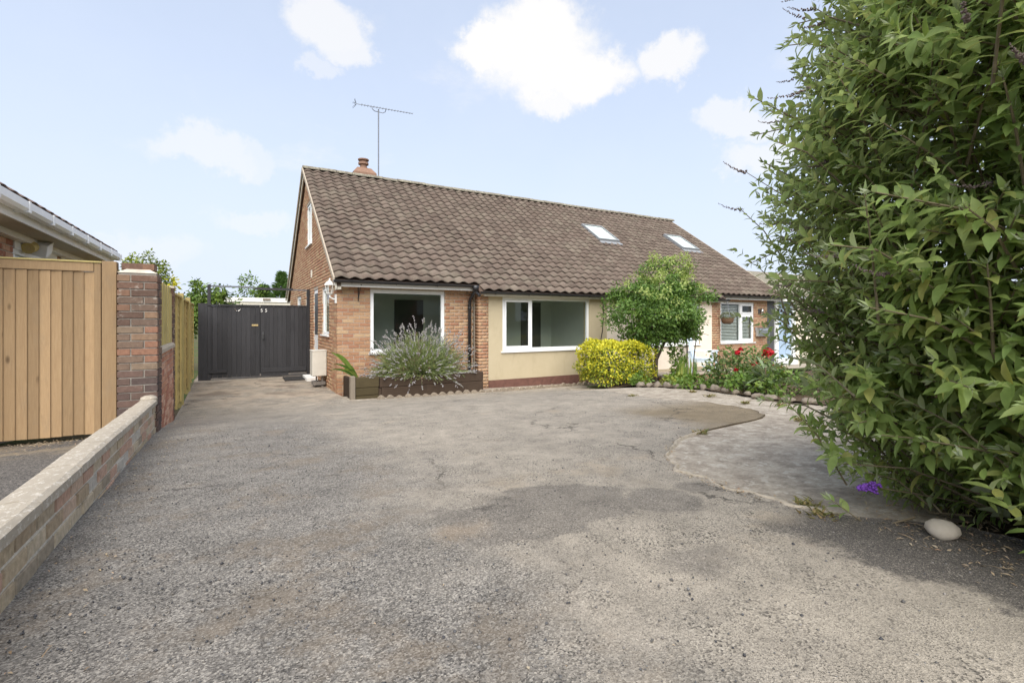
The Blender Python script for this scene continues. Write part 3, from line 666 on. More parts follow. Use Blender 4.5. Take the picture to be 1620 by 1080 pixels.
# blind in the far bay window
bl = MB()
for i in range(24): bl.mbox(Matrix.Translation((12.42, .13, .82 + i * .049)) @ Matrix.Rotation(R(12), 4, 'X'), .98, .034, .014)
for i in range(16): bl.mbox(Matrix.Translation((13.31, .13, .82 + i * .049)) @ Matrix.Rotation(R(12), 4, 'X'), .52, .034, .014)
o = bl.build('blind_slats', M['blind'], wb2); o['kind'] = 'stuff'
# ---- roof
roof = MB()
d0 = .06                                    # deck below the tiles
def rp(x, y, dn=0): return (x, y, ZE + (y + OV) * T - dn) if y <= RY else (x, y, RZ - (y - RY) * T - dn)
XV0, XV1 = -.10, LEN + .10
roof.add([rp(XV0 + .03, -OV + .03, .05), rp(XV1 - .03, -OV + .03, .05), rp(XV1 - .03, RY, .05), rp(XV0 + .03, RY, .05), rp(XV0 + .03, -OV + .03, .10), rp(XV1 - .03, -OV + .03, .10), rp(XV1 - .03, RY, .10), rp(XV0 + .03, RY, .10)], MB.BF)
roof.add([rp(XV0 + .03, RY, .05), rp(XV1 - .03, RY, .05), rp(XV1 - .03, 2 * RY + OV, .05), rp(XV0 + .03, 2 * RY + OV, .05), rp(XV0 + .03, RY, .10), rp(XV1 - .03, RY, .10), rp(XV1 - .03, 2 * RY + OV, .10), rp(XV0 + .03, 2 * RY + OV, .10)], MB.BF)
roof.add([rp(2.98, -OV - .19, .05), rp(11.52, -OV - .19, .05), rp(11.52, -OV + .03, .05), rp(2.98, -OV + .03, .05), rp(2.98, -OV - .19, .10), rp(11.52, -OV - .19, .10), rp(11.52, -OV + .03, .10), rp(2.98, -OV + .03, .10)], MB.BF)
roof = roof.build('roof', M['darkwood'], house)
NT = 57; TW = (XV1 - XV0) / NT; NC = 24; GA = (RY + OV) / math.cos(ANG) / NC
def tile_mesh():
    n = 8; V = []; F = []; L = GA + .075; A = .050
    prof = lambda t: A * (.5 - .5 * math.cos(2 * math.pi * (t ** .88)))
    us = [TW * 1.02 * i / n for i in range(n + 1)]
    for v, lift in ((0, .040), (L, .004)):
        for i, u in enumerate(us): V.append((u, v, prof(i / n) + lift))
    for i, u in enumerate(us): V.append((u, .003, prof(i / n) + .022))
    for i in range(n): F.append((i, i + 1, n + 1 + i + 1, n + 1 + i))
    for i in range(n): F.append((2 * (n + 1) + i, 2 * (n + 1) + i + 1, i + 1, i))
    me = bpy.data.meshes.new('roof_tile'); me.from_pydata(V, [], F); me.materials.append(M['tile']); me.update()
    me.polygons.foreach_set('use_smooth', [k < n for k in range(len(F))]); return me
TM = tile_mesh()
E_u = Vector((1, 0, 0)); E_v = Vector((0, math.cos(ANG), math.sin(ANG))); E_n = E_u.cross(E_v)
def tile_mat(x, s):
    p = Vector((x, -OV, ZE)) + E_v * s - E_n * .035
    m = Matrix.Identity(4)
    for i, e in enumerate((E_u, E_v, E_n)): m[0][i], m[1][i], m[2][i] = e
    m.translation = p + Vector((random.uniform(-.004, .004), 0, 0)) + E_n * random.uniform(0, .006) + E_v * random.uniform(-.006, .006); return m @ Matrix.Rotation(random.uniform(-.008, .008), 4, 'Z')
sk = [(8.75, 9.66), (12.80, 13.72)]; SK_S = ((2.31 + OV) / math.cos(ANG), (3.27 + OV) / math.cos(ANG))
tiles = []
for c in range(-1, NC):
    for k in range(NT):
        x = XV0 + k * TW
        if c == -1 and not (x + TW * .5 > 2.98 and x + TW * .5 < 11.52): continue
        s = c * GA; cx = x + TW / 2
        if any(a - .02 < cx < b + .02 for a, b in sk) and s + GA * .6 > SK_S[0] and s + GA * .4 < SK_S[1]: continue
        tiles.append(tile_mat(x, s))
tiles.sort(key=lambda m: (m.translation - CAM).length)
for m_ in tiles[:300]:
    o = bpy.data.objects.new('roof_tile', TM); link(o, roof); o.matrix_local = m_
tv = np.array([v.co for v in TM.vertices]); tf = np.array([list(p.vertices) for p in TM.polygons]); A = np.array([np.array(m_) for m_ in tiles[300:]])
V = np.einsum('nij,vj->nvi', A[:, :3, :3], tv) + A[:, None, :3, 3]; F = tf[None] + (np.arange(len(A)) * len(tv))[:, None, None]
o = npmesh('roof_tiling', V.reshape(-1, 3), F.reshape(-1, 4), M['tile'], roof, True); o['kind'] = 'stuff'
# rear slope, seen only from elsewhere: same tiles turned round
A2 = A.copy(); V2 = V.copy()
Eb = []
for c in range(NC):
    for k in range(NT):
        m = Matrix.Identity(4); ev = Vector((0, -math.cos(ANG), math.sin(ANG))); eu = Vector((-1, 0, 0)); en = eu.cross(ev)
        for i, e in enumerate((eu, ev, en)): m[0][i], m[1][i], m[2][i] = e
        m.translation = Vector((XV1 - k * TW, 2 * RY + OV, ZE)) + ev * (c * GA) - en * .035; Eb.append(np.array(m))
Eb = np.array(Eb); V = np.einsum('nij,vj->nvi', Eb[:, :3, :3], tv) + Eb[:, None, :3, 3]; F = tf[None] + (np.arange(len(Eb)) * len(tv))[:, None, None]
o = npmesh('roof_tiling', V.reshape(-1, 3), F.reshape(-1, 4), M['tile'], roof, True); o['kind'] = 'stuff'
# ridge tiles
rm = MB(); n = 8; Lr = .46
vs = []
for x in (0, Lr - .012):
    for j in range(n + 1):
        t = math.pi * j / n; vs.append((x, -.125 * math.cos(t), .10 * math.sin(t)))
rm.add(vs, [(j, n + 1 + j, n + 2 + j, j + 1) for j in range(n)] + [tuple(range(n + 1)), tuple(range(2 * n + 1, n, -1))])
rme = bpy.data.meshes.new('ridge_tile'); rme.from_pydata(rm.v, [], rm.f); rme.materials.append(M['ridge']); rme.update()
for k in range(int((XV1 - XV0) / Lr) + 1):
    if XV0 + k * Lr > XV1 - .2: break
    o = bpy.data.objects.new('ridge_tile', rme); link(o, roof); o.location = (XV0 - .01 + k * Lr, RY, RZ - .015 + random.uniform(-.006, .006)); o.rotation_euler = (0, random.uniform(-.01, .01), 0)
# verge mortar, bargeboards, gutters, fascias
for x, sx in ((XV0, -1), (XV1, 1)):
    for (ya, yb) in ((-OV - .01, RY), (RY, 2 * RY + OV + .01)):
        a, b = rp(x, ya), rp(x, yb); x1, x2 = (x - .032, x - .003) if sx < 0 else (x + .02, x + .05)
        MB().add([(x1, a[1], a[2] - .075), (x2, a[1], a[2] - .075), (x2, b[1], b[2] - .075), (x1, b[1], b[2] - .075), (x1, a[1], a[2] + .03), (x2, a[1], a[2] + .03), (x2, b[1], b[2] + .03), (x1, b[1], b[2] + .03)], MB.BF).build('verge', M['verge'], roof)
bb = MB()
for (ya, yb) in ((-OV + .02, RY), (RY, 2 * RY + OV - .02)):
    a, b = rp(0, ya), rp(0, yb)
    bb.add([(-.085, a[1], a[2] - .20), (-.06, a[1], a[2] - .20), (-.06, b[1], b[2] - .20), (-.085, b[1], b[2] - .20), (-.085, a[1], a[2] - .078), (-.06, a[1], a[2] - .078), (-.06, b[1], b[2] - .078), (-.085, b[1], b[2] - .078)], MB.BF)
bb.build('bargeboard', M['cream'], roof)
sf = MB()
for (ya, yb) in ((-OV + .02, RY), (RY, 2 * RY + OV - .02)):
    a, b = rp(0, ya), rp(0, yb)
    sf.add([(-.06, a[1], a[2] - .16), (.02, a[1], a[2] - .16), (.02, b[1], b[2] - .16), (-.06, b[1], b[2] - .16), (-.06, a[1], a[2] - .10), (.02, a[1], a[2] - .10), (.02, b[1], b[2] - .10), (-.06, b[1], b[2] - .10)], MB.BF)
sf.build('soffit', M['darkwood'], roof)
def gutter(x0, x1, y, z, parent, m='black', r=.055):
    mb = MB(); n = 8; vs = []
    for x in (x0, x1):
        for j in range(n + 1): t = math.pi * j / n; vs.append((x, y - r * math.cos(t), z - r * math.sin(t)))
        for j in range(n + 1): t = math.pi * j / n; vs.append((x, y - (r - .006) * math.cos(t), z - (r - .006) * math.sin(t)))
    k = 2 * (n + 1); fs = []
    for j in range(n): fs += [(j, j + 1, k + j + 1, k + j), (n + 1 + j, k + n + 1 + j, k + n + 2 + j, n + 2 + j)]
    fs += [(0, k, k + n + 1, n + 1), (n, 2 * n + 1, k + 2 * n + 1, k + n)]
    fs += [tuple(range(n + 1)), tuple(k + j for j in range(n, -1, -1))]
    mb.add(vs, fs); o = mb.build('gutter', M[m], parent, False)
    br = MB(); x = x0 + .35
    while x < x1 - .1:
        pts = [(x, y - (r + .006) * math.cos(math.pi * j / 6), z - (r + .006) * math.sin(math.pi * j / 6)) for j in range(7)]; br.tube(pts, .006, 4); br.box(x - .012, x + .012, y - r - .012, y - r + .02, z - .005, z + .006); x += .9
    br.build('gutter_bracket', M['steel' if m == 'black' and False else m], o)
    return o
GY = -OV - .035
gutter(-.13, MX0 - .06, GY, ZE - .035, house); gutter(11.58, LEN + .12, GY, ZE - .035, house)
gutter(2.98, 11.54, GY - GA * math.cos(ANG), ZE - .035 - GA * math.sin(ANG), house)
ym = GY - GA * math.cos(ANG) + .075; zm = ZE - GA * math.sin(ANG)
fa = MB(); fa.box(.03, MX0 - .07, -.275, -.255, ZE - .155, ZE - .03).box(-.06, MX0 - .07, -.255, .0, ZE - .12, ZE - .10); fa.build('fascia', M['white'], house)
fa = MB(); fa.box(11.58, LEN + 1.6, -.275, -.255, ZE - .155, ZE - .03).box(11.58, LEN + 1.6, -.255, -.003, ZE - .12, ZE - .10); fa.build('fascia', M['white'], house)
fa = MB(); fa.box(3.08, 11.45, ym, ym + .02, zm - .13, zm - .03).box(3.08, 11.45, ym + .02, -PR + .01, zm - .10, zm - .08); fa.build('fascia', M['cream'], house)
MB().box(-.04, .03, -.285, -.01, ZE - .21, ZE - .07).build('eaves_box', M['cream'], house)
gutter(-.14, .6, 2 * RY + OV + .02, ZE - .03, house, 'white')
MB().box(-.02, 14.7, -.25, .02, 2.33, 2.36) if False else None
# downpipe with hopper at the step in the facade
dp = MB(); x = 2.93; dp.tube([(x, GY, ZE - .08), (x, GY, ZE - .16), (x, -.10, ZE - .33), (x, -.062, ZE - .42), (x, -.062, .0)], .037, 10)
for z in (1.75, .75): dp.tube([(x, -.062, z - .03), (x, -.062, z + .03)], .046, 10)
dp.build('downpipe', M['black'], house, True)
MB().lathe((x, GY - .01, ZE - .16), [(.05, 0), (.075, .04), (.08, .12)], 12).build('hopper', M['black'], house, True)
MB().tube([(2.93, GY - .22, ZE - .28), (2.93, GY - .05, ZE - .2)], .03, 8).build('gutter_outlet', M['black'], house)
# roof windows
for a, b in sk:
    def rpt(x, s, h): return Vector((x, -OV, ZE)) + E_v * s + E_n * h
    fr = MB(); s0, s1 = SK_S; t = .05
    def rb(mb, x0, x1, sa, sb, h0, h1): mb.add([rpt(x0, sa, h0), rpt(x1, sa, h0), rpt(x1, sb, h0), rpt(x0, sb, h0), rpt(x0, sa, h1), rpt(x1, sa, h1), rpt(x1, sb, h1), rpt(x0, sb, h1)], MB.BF)
    rb(fr, a, b, s0, s0 + t, -.05, .09); rb(fr, a, b, s1 - t, s1, -.05, .09); rb(fr, a, a + t, s0 + t, s1 - t, -.05, .09); rb(fr, b - t, b, s0 + t, s1 - t, -.05, .09)
    o = fr.build('roof_window', M['lead'], roof)
    gm = MB(); rb(gm, a + t, b - t, s0 + t, s1 - t, .062, .068); gm.build('pane', M['glass'], o)
    gm = MB(); rb(gm, a + t, b - t, s0 + t, s1 - t, .050, .055); gm.build('blind', M['white'], o)
    gm = MB(); rb(gm, a - .06, b + .06, s0 - .20, s0 - .002, .02, .028); gm.build('flashing', M['lead'], o)
# chimney
ch = MB(); ch.add([(1.36, 4.98, 5.2), (2.06, 4.98, 5.2), (2.06, 5.5, 5.2), (1.36, 5.5, 5.2), (1.36, 4.98, 6.06), (2.06, 4.98, 6.06), (2.06, 5.5, 6.06), (1.36, 5.5, 6.06)], MB.BF)
ch.add([(1.36, 4.98, 6.06), (2.06, 4.98, 6.06), (2.06, 5.5, 6.06), (1.36, 5.5, 6.06), (1.50, 5.1, 6.23), (1.92, 5.1, 6.23), (1.92, 5.4, 6.23), (1.50, 5.4, 6.23)], MB.BF)
ch = ch.build('chimney', M['terracotta'], roof)
MB().lathe((1.71, 5.24, 6.22), [(.125, 0), (.125, .05), (.105, .06), (.105, .13), (.16, .14), (.16, .20), (.11, .21), (.11, .26), (.17, .27), (.17, .305)], 12).build('chimney_pot', M['terracotta'], ch)

# tv aerial
ae = thing('tv_aerial', 'thin grey television aerial on a tall mast beside the chimney', 'aerial', (2.12, 5.0, 5.5))
MB().tube([(2.12, 5.0, 5.5), (2.12, 5.0, 8.10)], .020, 8).build('mast', M['iron'], ae)
p0, p1 = Vector((1.48, 5.22, 8.22)), Vector((3.08, 4.55, 8.0)); bm_ = MB(); bm_.tube([p0, p1], .011, 6)
for i in range(18):
    p = p0.lerp(p1, .10 + .9 * i / 17); l = .085 - .03 * i / 17; d = Vector((.12, .97, 0)).normalized(); bm_.tube([p - d * l, p + d * l], .006, 4)
bm_.build('boom', M['iron'], ae)
rf = MB()
for k, (dz, dy) in enumerate(((.10, .02), (.06, .01), (-.06, .01), (-.10, .02))):
    for s in (-1, 1): rf.tube([p0 + Vector((-.10 + abs(dz) * .3, s * .14, dz)), p0 + Vector((.0, 0, dz * .35))], .006, 4)
rf.build('reflector', M['iron'], ae)
MB().tube([(1.92, 5.03, 8.16), (1.93, 5.0, 8.07), (2.0, 5.0, 8.02), (2.12, 5.0, 8.02), (2.25, 4.97, 8.0), (2.31, 4.93, 8.03), (2.33, 4.9, 8.1)], .011, 6).build('cradle', M['iron'], ae)

# fittings on the house
lt = thing('wall_lantern', 'white carriage lantern on the brick corner above the narrow side window', 'lantern', (-.03, .02, 1.98))
MB().tube([(-.005, .06, 1.90), (-.06, .05, 1.90), (-.13, .05, 1.94), (-.13, .05, 1.99)], [.022, .018, .016, .016], 8).build('bracket', M['white'], lt, True)
MB().box(-.03, -.002, .01, .11, 1.82, 2.0).build('backplate', M['white'], lt)
hd = MB().lathe((-.13, .05, 1.99), [(.035, 0), (.06, .02), (.062, .03)], 6).build('lamp_base', M['white'], lt)
MB().lathe((-.13, .05, 2.02), [(.052, 0), (.085, .16)], 6).build('lamp_glass', M['glass'], lt)
lc = MB(); lc.lathe((-.13, .05, 2.18), [(.105, 0), (.10, .02), (.055, .075), (.02, .09), (.02, .12), (.004, .15)], 6)
for j in range(6): t = math.pi / 3 * j; lc.tube([(-.13 + .055 * math.cos(t), .05 + .055 * math.sin(t), 2.02), (-.13 + .088 * math.cos(t), .05 + .088 * math.sin(t), 2.18)], .006, 4)
lc.build('lamp_roof', M['white'], lt)
hb = MB(); hb.tube([(.42, -.012, 2.20), (.42, -.012, 1.86)], .009, 6).tube([(.42, -.012, 2.17), (.42, -.27, 2.17), (.42, -.29, 2.19)], .008, 6).tube([(.42, -.015, 1.9), (.42, -.13, 2.05), (.42, -.22, 2.16)], .007, 6)
tag(hb.build('basket_bracket', M['black']), 'empty black iron hanging bracket on the brick bay wall', 'bracket')
mt_ = thing('meter_box', 'pale plastic meter box on the gable wall beside the side door', 'meter box', (-.15, 1.4, .2))
MB().box(-.31, -.004, 1.22, 1.62, .22, .78).build('cover', M['meter'], mt_, False, .02)
MB().box(-.318, .0, 1.212, 1.63, .775, .80).build('lid', M['meter'], mt_, False, .008)
pp = MB(); pp.tube([(-.08, 1.35, .22), (-.08, 1.35, -.05)], .025, 8).tube([(-.2, 1.4, .22), (-.2, 1.4, .05), (-.02, 1.4, .0)], .018, 8).box(-.28, -.02, 1.3, 1.6, .02, .09); pp.build('pipework', M['rust'], mt_)
vb_ = MB().fbox(SIDE, -3.78, -3.62, .001, .02, 2.62, 2.82); tag(vb_.build('wall_vent', M['cream'], None), 'small cream air vent on the gable brickwork', 'vent')
mat_ = MB().box(-.72, -.1, 2.9, 3.7, G1(-.4, 3.2) + .004, G1(-.4, 3.2) + .03); tag(mat_.build('door_mat', M['mat'], None, False, .006), 'black rubber mat lying before the gate post', 'mat')
# letterbox and light, front door of the far half
lb = thing('letterbox', 'brushed steel letterbox with a curved lid beside the far front door', 'letterbox', (14.05, -.1, .9))
MB().box(13.74, 14.34, -.16, -.004, .92, 1.12).build('box', M['steel'], lb, False, .008)
cv = MB(); n = 8; vs = [(x, -.004 - .19 * math.sin(math.pi / 2 * j / n), 1.12 + .12 * math.cos(math.pi / 2 * j / n)) for x in (13.72, 14.36) for j in range(n + 1)] + [(13.72, -.004, 1.12), (14.36, -.004, 1.12)]
cv.add(vs, [(j, j + 1, n + 2 + j, n + 1 + j) for j in range(n)] + [tuple(range(n, -1, -1)) + (2 * n + 2,), tuple(range(n + 1, 2 * n + 2)) + (2 * n + 3,), (n, 2 * n + 2, 2 * n + 3, 2 * n + 1)]); cv.build('lid', M['steel'], lb)
wl_ = thing('wall_light', 'small steel wall light above the letterbox', 'wall light', (13.97, -.05, 1.75))
MB().tube([(14.02, -.07, 1.68), (14.02, -.07, 1.88)], .045, 10).build('lamp_tube', M['steel'], wl_, True); MB().box(13.9, 13.985, -.02, -.003, 1.70, 1.86).build('backplate', M['charcoal'], wl_); MB().box(13.97, 14.0, -.07, -.01, 1.76, 1.80).build('arm', M['charcoal'], wl_)
fd = thing('front_door', 'pale blue front door with long handle beside the charcoal panel', 'door', (15.5, .05, .1))
MB().box(15.06, 15.92, .03, .09, .1, 2.14).build('door_leaf', M['door'], fd, False, .004)
pm = MB()
for (a, b, c, d) in ((15.16, 15.44, 1.2, 2.0), (15.16, 15.44, .25, 1.0), (15.56, 15.82, .25, 1.0)): pm.box(a, b, .018, .029, c, d)
pm.build('door_panel', M['door'], fd, False, .006)
MB().box(15.52, 15.68, .02, .029, .7, 1.75).build('door_glazing', M['charcoal'], fd)
MB().tube([(15.47, -.03, .62), (15.47, -.03, 1.72)], .016, 8).tube([(15.47, -.03, .8), (15.47, .03, .8)], .01, 6).tube([(15.47, -.03, 1.55), (15.47, .03, 1.55)], .01, 6).build('pull_handle', M['charcoal'], fd)
MB().box(14.87, 15.05, -.03, .1, .05, 2.17).box(15.93, 16.1, -.03, .1, .05, 2.17).box(15.05, 15.93, -.03, .1, 2.142, 2.17).box(14.87, 16.1, -.12, .1, -.2, .1).build('door_frame', M['upvc'], fd)
MB().box(14.88, 16.6, .12, 3, -.2, 2.16).build('porch_wall', M['render_pale'], house)
MB().box(14.88, 16.7, -.253, 3, 2.28, 2.34).build('porch_roof', M['lead'], house)
# hanging basket
hbk = thing('hanging_basket', 'brown hanging basket of grey green flowers at the far pier', 'hanging basket', (11.62, -.47, 1.4))
MB().lathe((11.62, -.47, 1.36), [(.10, 0), (.17, .05), (.20, .20)], 14).build('bowl', M['basket'], hbk, True)
chn = MB()
for j in range(3): t = 2.1 * j; chn.tube([(11.62 + .19 * math.cos(t), -.47 + .19 * math.sin(t), 1.55), (11.62, -.47, 2.08)], .006, 4)
chn.build('chain', M['iron'], hbk)
d = sph(260); d[:, 2] = np.abs(d[:, 2]) * .8 - .1; P = np.array([11.62, -.47, 1.56]) + d * .19
npmesh('foliage', *leaves(P, norm(d + .5 * sph(260)), d + .3, .06, .03), M['silver'], hbk)

# ------------------------------------------------------------------ planter
pl = thing('timber_planter', 'low raised planter of dark weathered sleepers against the brick bay', 'planter', (1.5, -.4, 0))
y0 = -.80
def plank(x0, x1, z0, z1, m, ya=y0, yb=y0 + .09, name='sleeper'):
    mb = MB(); mb.box(x0, x1, ya, yb, z0, z1); return mb.build(name, M[m], pl, False, .012)
plank(.66, 2.92, .15, .345, 'sleeper'); plank(.70, 2.92, -.12, .145, 'sleeper'); plank(.20, .65, .17, .37, 'sleeper_moss'); plank(.20, .64, .02, .165, 'sleeper_moss'); plank(.20, .64, -.16, .015, 'sleeper_moss')
plank(.64, .70, -.16, .14, 'sleeper', y0 + .02, y0 + .10, 'post'); plank(.10, .195, -.18, .40, 'greywood', y0 - .02, y0 + .10, 'post')
plank(.12, .19, -.10, .34, 'sleeper', y0 + .11, -.02); plank(2.83, 2.92, -.1, .33, 'sleeper', y0 + .095, -.34)
MB().box(.195, 2.83, y0 + .09, -.005, -.1, .29).build('soil_fill', M['soil'], pl)
# lavender
def lavender():
    t = thing('lavender_bush', 'large straggling lavender spilling over the dark timber planter', 'lavender', (1.55, -.45, .29))
    LP, LD, LN, LL, DP, DD, FP, FD = [], [], [], [], [], [], [], []
    st = MB()
    C0 = Vector((1.60, -.50, .36))
    for i in range(1500):
        az = random.uniform(0, 2 * math.pi); cz = random.uniform(-.22, 1.0); sz = math.sqrt(max(0, 1 - cz * cz))
        k = random.choice((1, 1, .9, .8, .65)) * random.uniform(.85, 1.1)
        dr_ = Vector((sz * math.cos(az) * 1.08, sz * math.sin(az) * .52, cz * .92)); b = C0 + Vector((dr_.x * .35, dr_.y * .3, -.05)); b.y = min(-.1, b.y)
        p2 = C0 + dr_ * k; p2.y = min(-.03, p2.y); p2.x = min(2.86, p2.x); p2.z = max(.06, p2.z)
        p1 = b.lerp(p2, .6) + Vector((0, 0, .06)); p1.y = min(-.03, p1.y)
        if p1.y > -.86 and p1.z < .36: p1.z = .36
        if p2.y > -.84 and p2.z < .33: p2.z = .36
        dr_ = (p2 - b).normalized()
        dry = random.random() < (.06 + .25 * (p2.z < .75 and p2.x > 2.3) + .22 * (abs(p2.x - 1.15) < .3 and p2.z < .8))
        nl = 20
        for j in range(nl):
            f = .15 + .75 * j / nl; p = b.lerp(p1, f / .6) if f < .6 else p1.lerp(p2, (f - .6) / .4)
            o_ = Vector((random.gauss(0, 1), random.gauss(0, 1), random.gauss(0, .6))).normalized()
            (DP if dry else LP).append(p); (DD if dry else LD).append(dr_ + o_ * .6)
        if random.random() < .42:
            e = (p2 - p1).normalized(); ln = random.uniform(.10, .24)
            for j in range(6):
                FP.append(p2 + e * (ln * (.45 + .55 * j / 6)) + Vector((random.gauss(0, .006), random.gauss(0, .006), 0))); FD.append(e + Vector((random.gauss(0, .45), random.gauss(0, .45), random.gauss(0, .3))))
            if i % 2 == 0: st.tube([p1, p2, p2 + e * ln], .0022, 3, False)
    st.build('stems', M['lav'], t)['kind'] = 'stuff'
    for nm, P, D_, m, L, w in (('foliage', LP, LD, 'lav', .060, .010), ('dry_foliage', DP, DD, 'lavdry', .055, .009), ('flower_spikes', FP, FD, 'lavfl', .030, .013)):
        P = np.array([list(x) for x in P]); D_ = np.array([list(x) for x in D_])
        o = npmesh(nm, *leaves(P, D_, sph(len(P)), L * rng.uniform(.7, 1.3, len(P)), w * rng.uniform(.8, 1.5, len(P)), 'spike' if nm == 'flower_spikes' else 'simple'), M[m], t); o['kind'] = 'stuff'
lavender()
# strap-leaved plant in the planter corner
sp = thing('strap_leaved_plant', 'leaning plant with long bright green strap leaves in the planter corner', 'plant', (.30, -.55, .3))
ends = [(-.20, -.62, .95), (-.10, -.64, .92), (-.16, -.70, .72), (-.02, -.66, .80), (.06, -.62, .70), (-.22, -.6, .60), (.08, -.7, .58), (-.05, -.72, .60)]
for e in ends:
    b = Vector((.30 + random.uniform(-.03, .03), -.58, .33)); e = Vector(e); V = []; F = []; n = 9; side = Vector((.75, -.2, .65)).normalized()
    for i in range(n + 1):
        f = i / n; p = b.lerp(e, f) + Vector((-.02, 0, .05 * math.sin(f * math.pi) - .08 * f ** 3)); w = .026 * math.sin(math.pi * min(1, .12 + f * .88)) ** .7 + .001
        V += [tuple(p - side * w), tuple(p + Vector((0, .008, -.008))), tuple(p + side * w)]
    for i in range(n):
        for j in (0, 1): F.append((i * 3 + j, i * 3 + j + 1, i * 3 + 4 + j, i * 3 + 3 + j))
    npmesh('leaf', V, F, M['strap'], sp, True)
# log-roll concrete edging
ed = thing('scalloped_edging', 'row of low round topped concrete edging blocks along the planter', 'garden edging', (2.5, -1.0, 0))
em = MB(); n = 7
vs = [(-.085 + .17 * (j / n), y, .0 if False else .10 * math.sin(math.pi * j / n) ** .6) for y in (-.03, .03) for j in range(n + 1)] + [(-.085, -.03, -.12), (.085, -.03, -.12), (-.085, .03, -.12), (.085, .03, -.12)]
k = n + 1
em.add(vs, [tuple(range(k - 1, -1, -1)) + (2 * k, 2 * k + 1), tuple(range(k, 2 * k)) + (2 * k + 3, 2 * k + 2)] + [(j, j + 1, k + j + 1, k + j) for j in range(n)])
eme = bpy.data.meshes.new('edging_block'); eme.from_pydata(em.v, [], em.f); eme.materials.append(M['stone']); eme.update()
ex = .62
while ex < 6.6:
    ey = -1.06 + (.0 if ex < 3 else (ex - 3) * .12)
    if ex > 5.0: ey = -.82 + (ex - 5) * .12
    o = bpy.data.objects.new('edging_block', eme); link(o, ed); o.location = Vector((ex, ey, G1(ex, ey) - .025 + random.uniform(-.018, .012))) - wl(ed); o.rotation_euler = (random.uniform(-.12, .12), random.uniform(-.05, .05), random.uniform(-.1, .1)); o.scale = (1, 1, random.uniform(.8, 1.1)); ex += .178

# ------------------------------------------------------------------ boundary walls on the drive side
lw = thing('low_garden_wall', 'low pale brick garden wall with lichened coping beside the driveway', 'garden wall', (WX(-7), -7, G1(-2.4, -7)))
CT = lambda y: .795 + (-8 - y) * .036       # coping top
YA, YB = -10.9, -4.1
ang = math.atan(.016)
FW = Frame((WX(0), 0, 0), 90 + math.degrees(ang))
mb = MB()
def skew(mb, F, u0, u1, w0, w1, vt, vb): mb.add([F.P(u0, w1, vb(u0)), F.P(u1, w1, vb(u1)), F.P(u1, w0, vb(u1)), F.P(u0, w0, vb(u0)), F.P(u0, w1, vt(u0)), F.P(u1, w1, vt(u1)), F.P(u1, w0, vt(u1)), F.P(u0, w0, vt(u0))], MB.BF)
skew(mb, FW, YA, YB, -.095, -.008, lambda y: CT(y) - .05, lambda y: CT(y) - .7); mb.build('mortar_core', M['mortar_white'], lw)
cells = bricks(FW, YA, YB, -.43, -.05, H=.061, J=.014)
res = [(u, v + CT(0), a, b) for u, v, a, b in cells]
place_bricks([(m, lw) for m in brick_mats(FW, res, .102, .004, 0, -.036, 0)], 'yellow_brick', None, 300)
y = YA
while y < YB - .08:
    l = min(random.choice((.60, .61, .62)), YB - .07 - y); cmb = MB()
    y1 = y + l - .006; d = random.uniform(-.003, .003)
    nseg = 4; V = []; F = []
    prof = [(-.125, -.045), (-.125, -.006), (-.11, .004), (-.05, .010), (.0, .006), (.022, -.006), (.024, -.045)]
    for i in range(nseg + 1):
        yy = y + (y1 - y) * i / nseg
        for w, h in prof: V.append(FW.P(yy, w, CT(yy) + h + d + random.uniform(-.0015, .0015)))
    k = len(prof)
    for i in range(nseg):
        for j in range(k - 1): F.append((i * k + j, i * k + j + 1, i * k + k + j + 1, i * k + k + j))
    cmb.add(V, F + [tuple(range(k)), tuple(nseg * k + j for j in range(k - 1, -1, -1)), ]); cmb.f.append(tuple()) if False else None
    cmb.build('coping_slab', M['coping'], lw); y += l
MB().blobm(FW.P(-4.17, -.05, CT(-4.17) + .012), .085, .07, .035, 3).build('coping_slab', M['coping'], lw, True)
# brick pier
FPX = (-2.835, -2.50); PY0, PY1 = -4.1, -3.77
pr = thing('brick_pier', 'tall weathered dark brick gatepost pier at the end of the low wall', 'brick pier', ((FPX[0] + FPX[1]) / 2, -3.93, .3))
MB().box(FPX[0] + .012, FPX[1] - .012, PY0 + .012, PY1 - .012, -.1, 1.955).build('mortar_core', M['mortar_dark'], pr)
FPf = FR(PY0); pm_ = []
FPr = EAST(FPX[1])
vz = -.02; r = 0; pd_ = []; pt_ = []
while vz < 1.94:
    a, b = FPX
    if r % 2 == 0: cs = [(a, a + .215), (a + .225, b)]; es = [(PY0 + .105, PY0 + .215), (PY0 + .225, PY1)]
    else: cs = [(a, a + .105), (a + .115, b)]; es = [(PY0 + .105, PY1)]
    tgt = pd_ if vz < .93 else pt_ if vz < 1.36 else pm_
    tgt += [(m, pr) for m in brick_mats(FPf, [((x0 + x1) / 2, vz + .0325, x1 - x0, .065) for x0, x1 in cs], .102)]
    tgt += [(m, pr) for m in brick_mats(FPr, [((y0_ + y1_) / 2, vz + .0325, y1_ - y0_, .065) for y0_, y1_ in es], .102)]
    vz += .0755; r += 1
pm_ += [(m, pr) for m in brick_mats(FR(PY0 + .06), [(-2.705, 2.025, .105 + .105, .068), (-2.595 + .01, 2.025, .10, .068)], .2)]
place_bricks(pm_, 'pier_brick', None, 300); place_bricks(pd_, 'pier_dark', None, 300); place_bricks(pt_, 'pier_tan', None, 300)
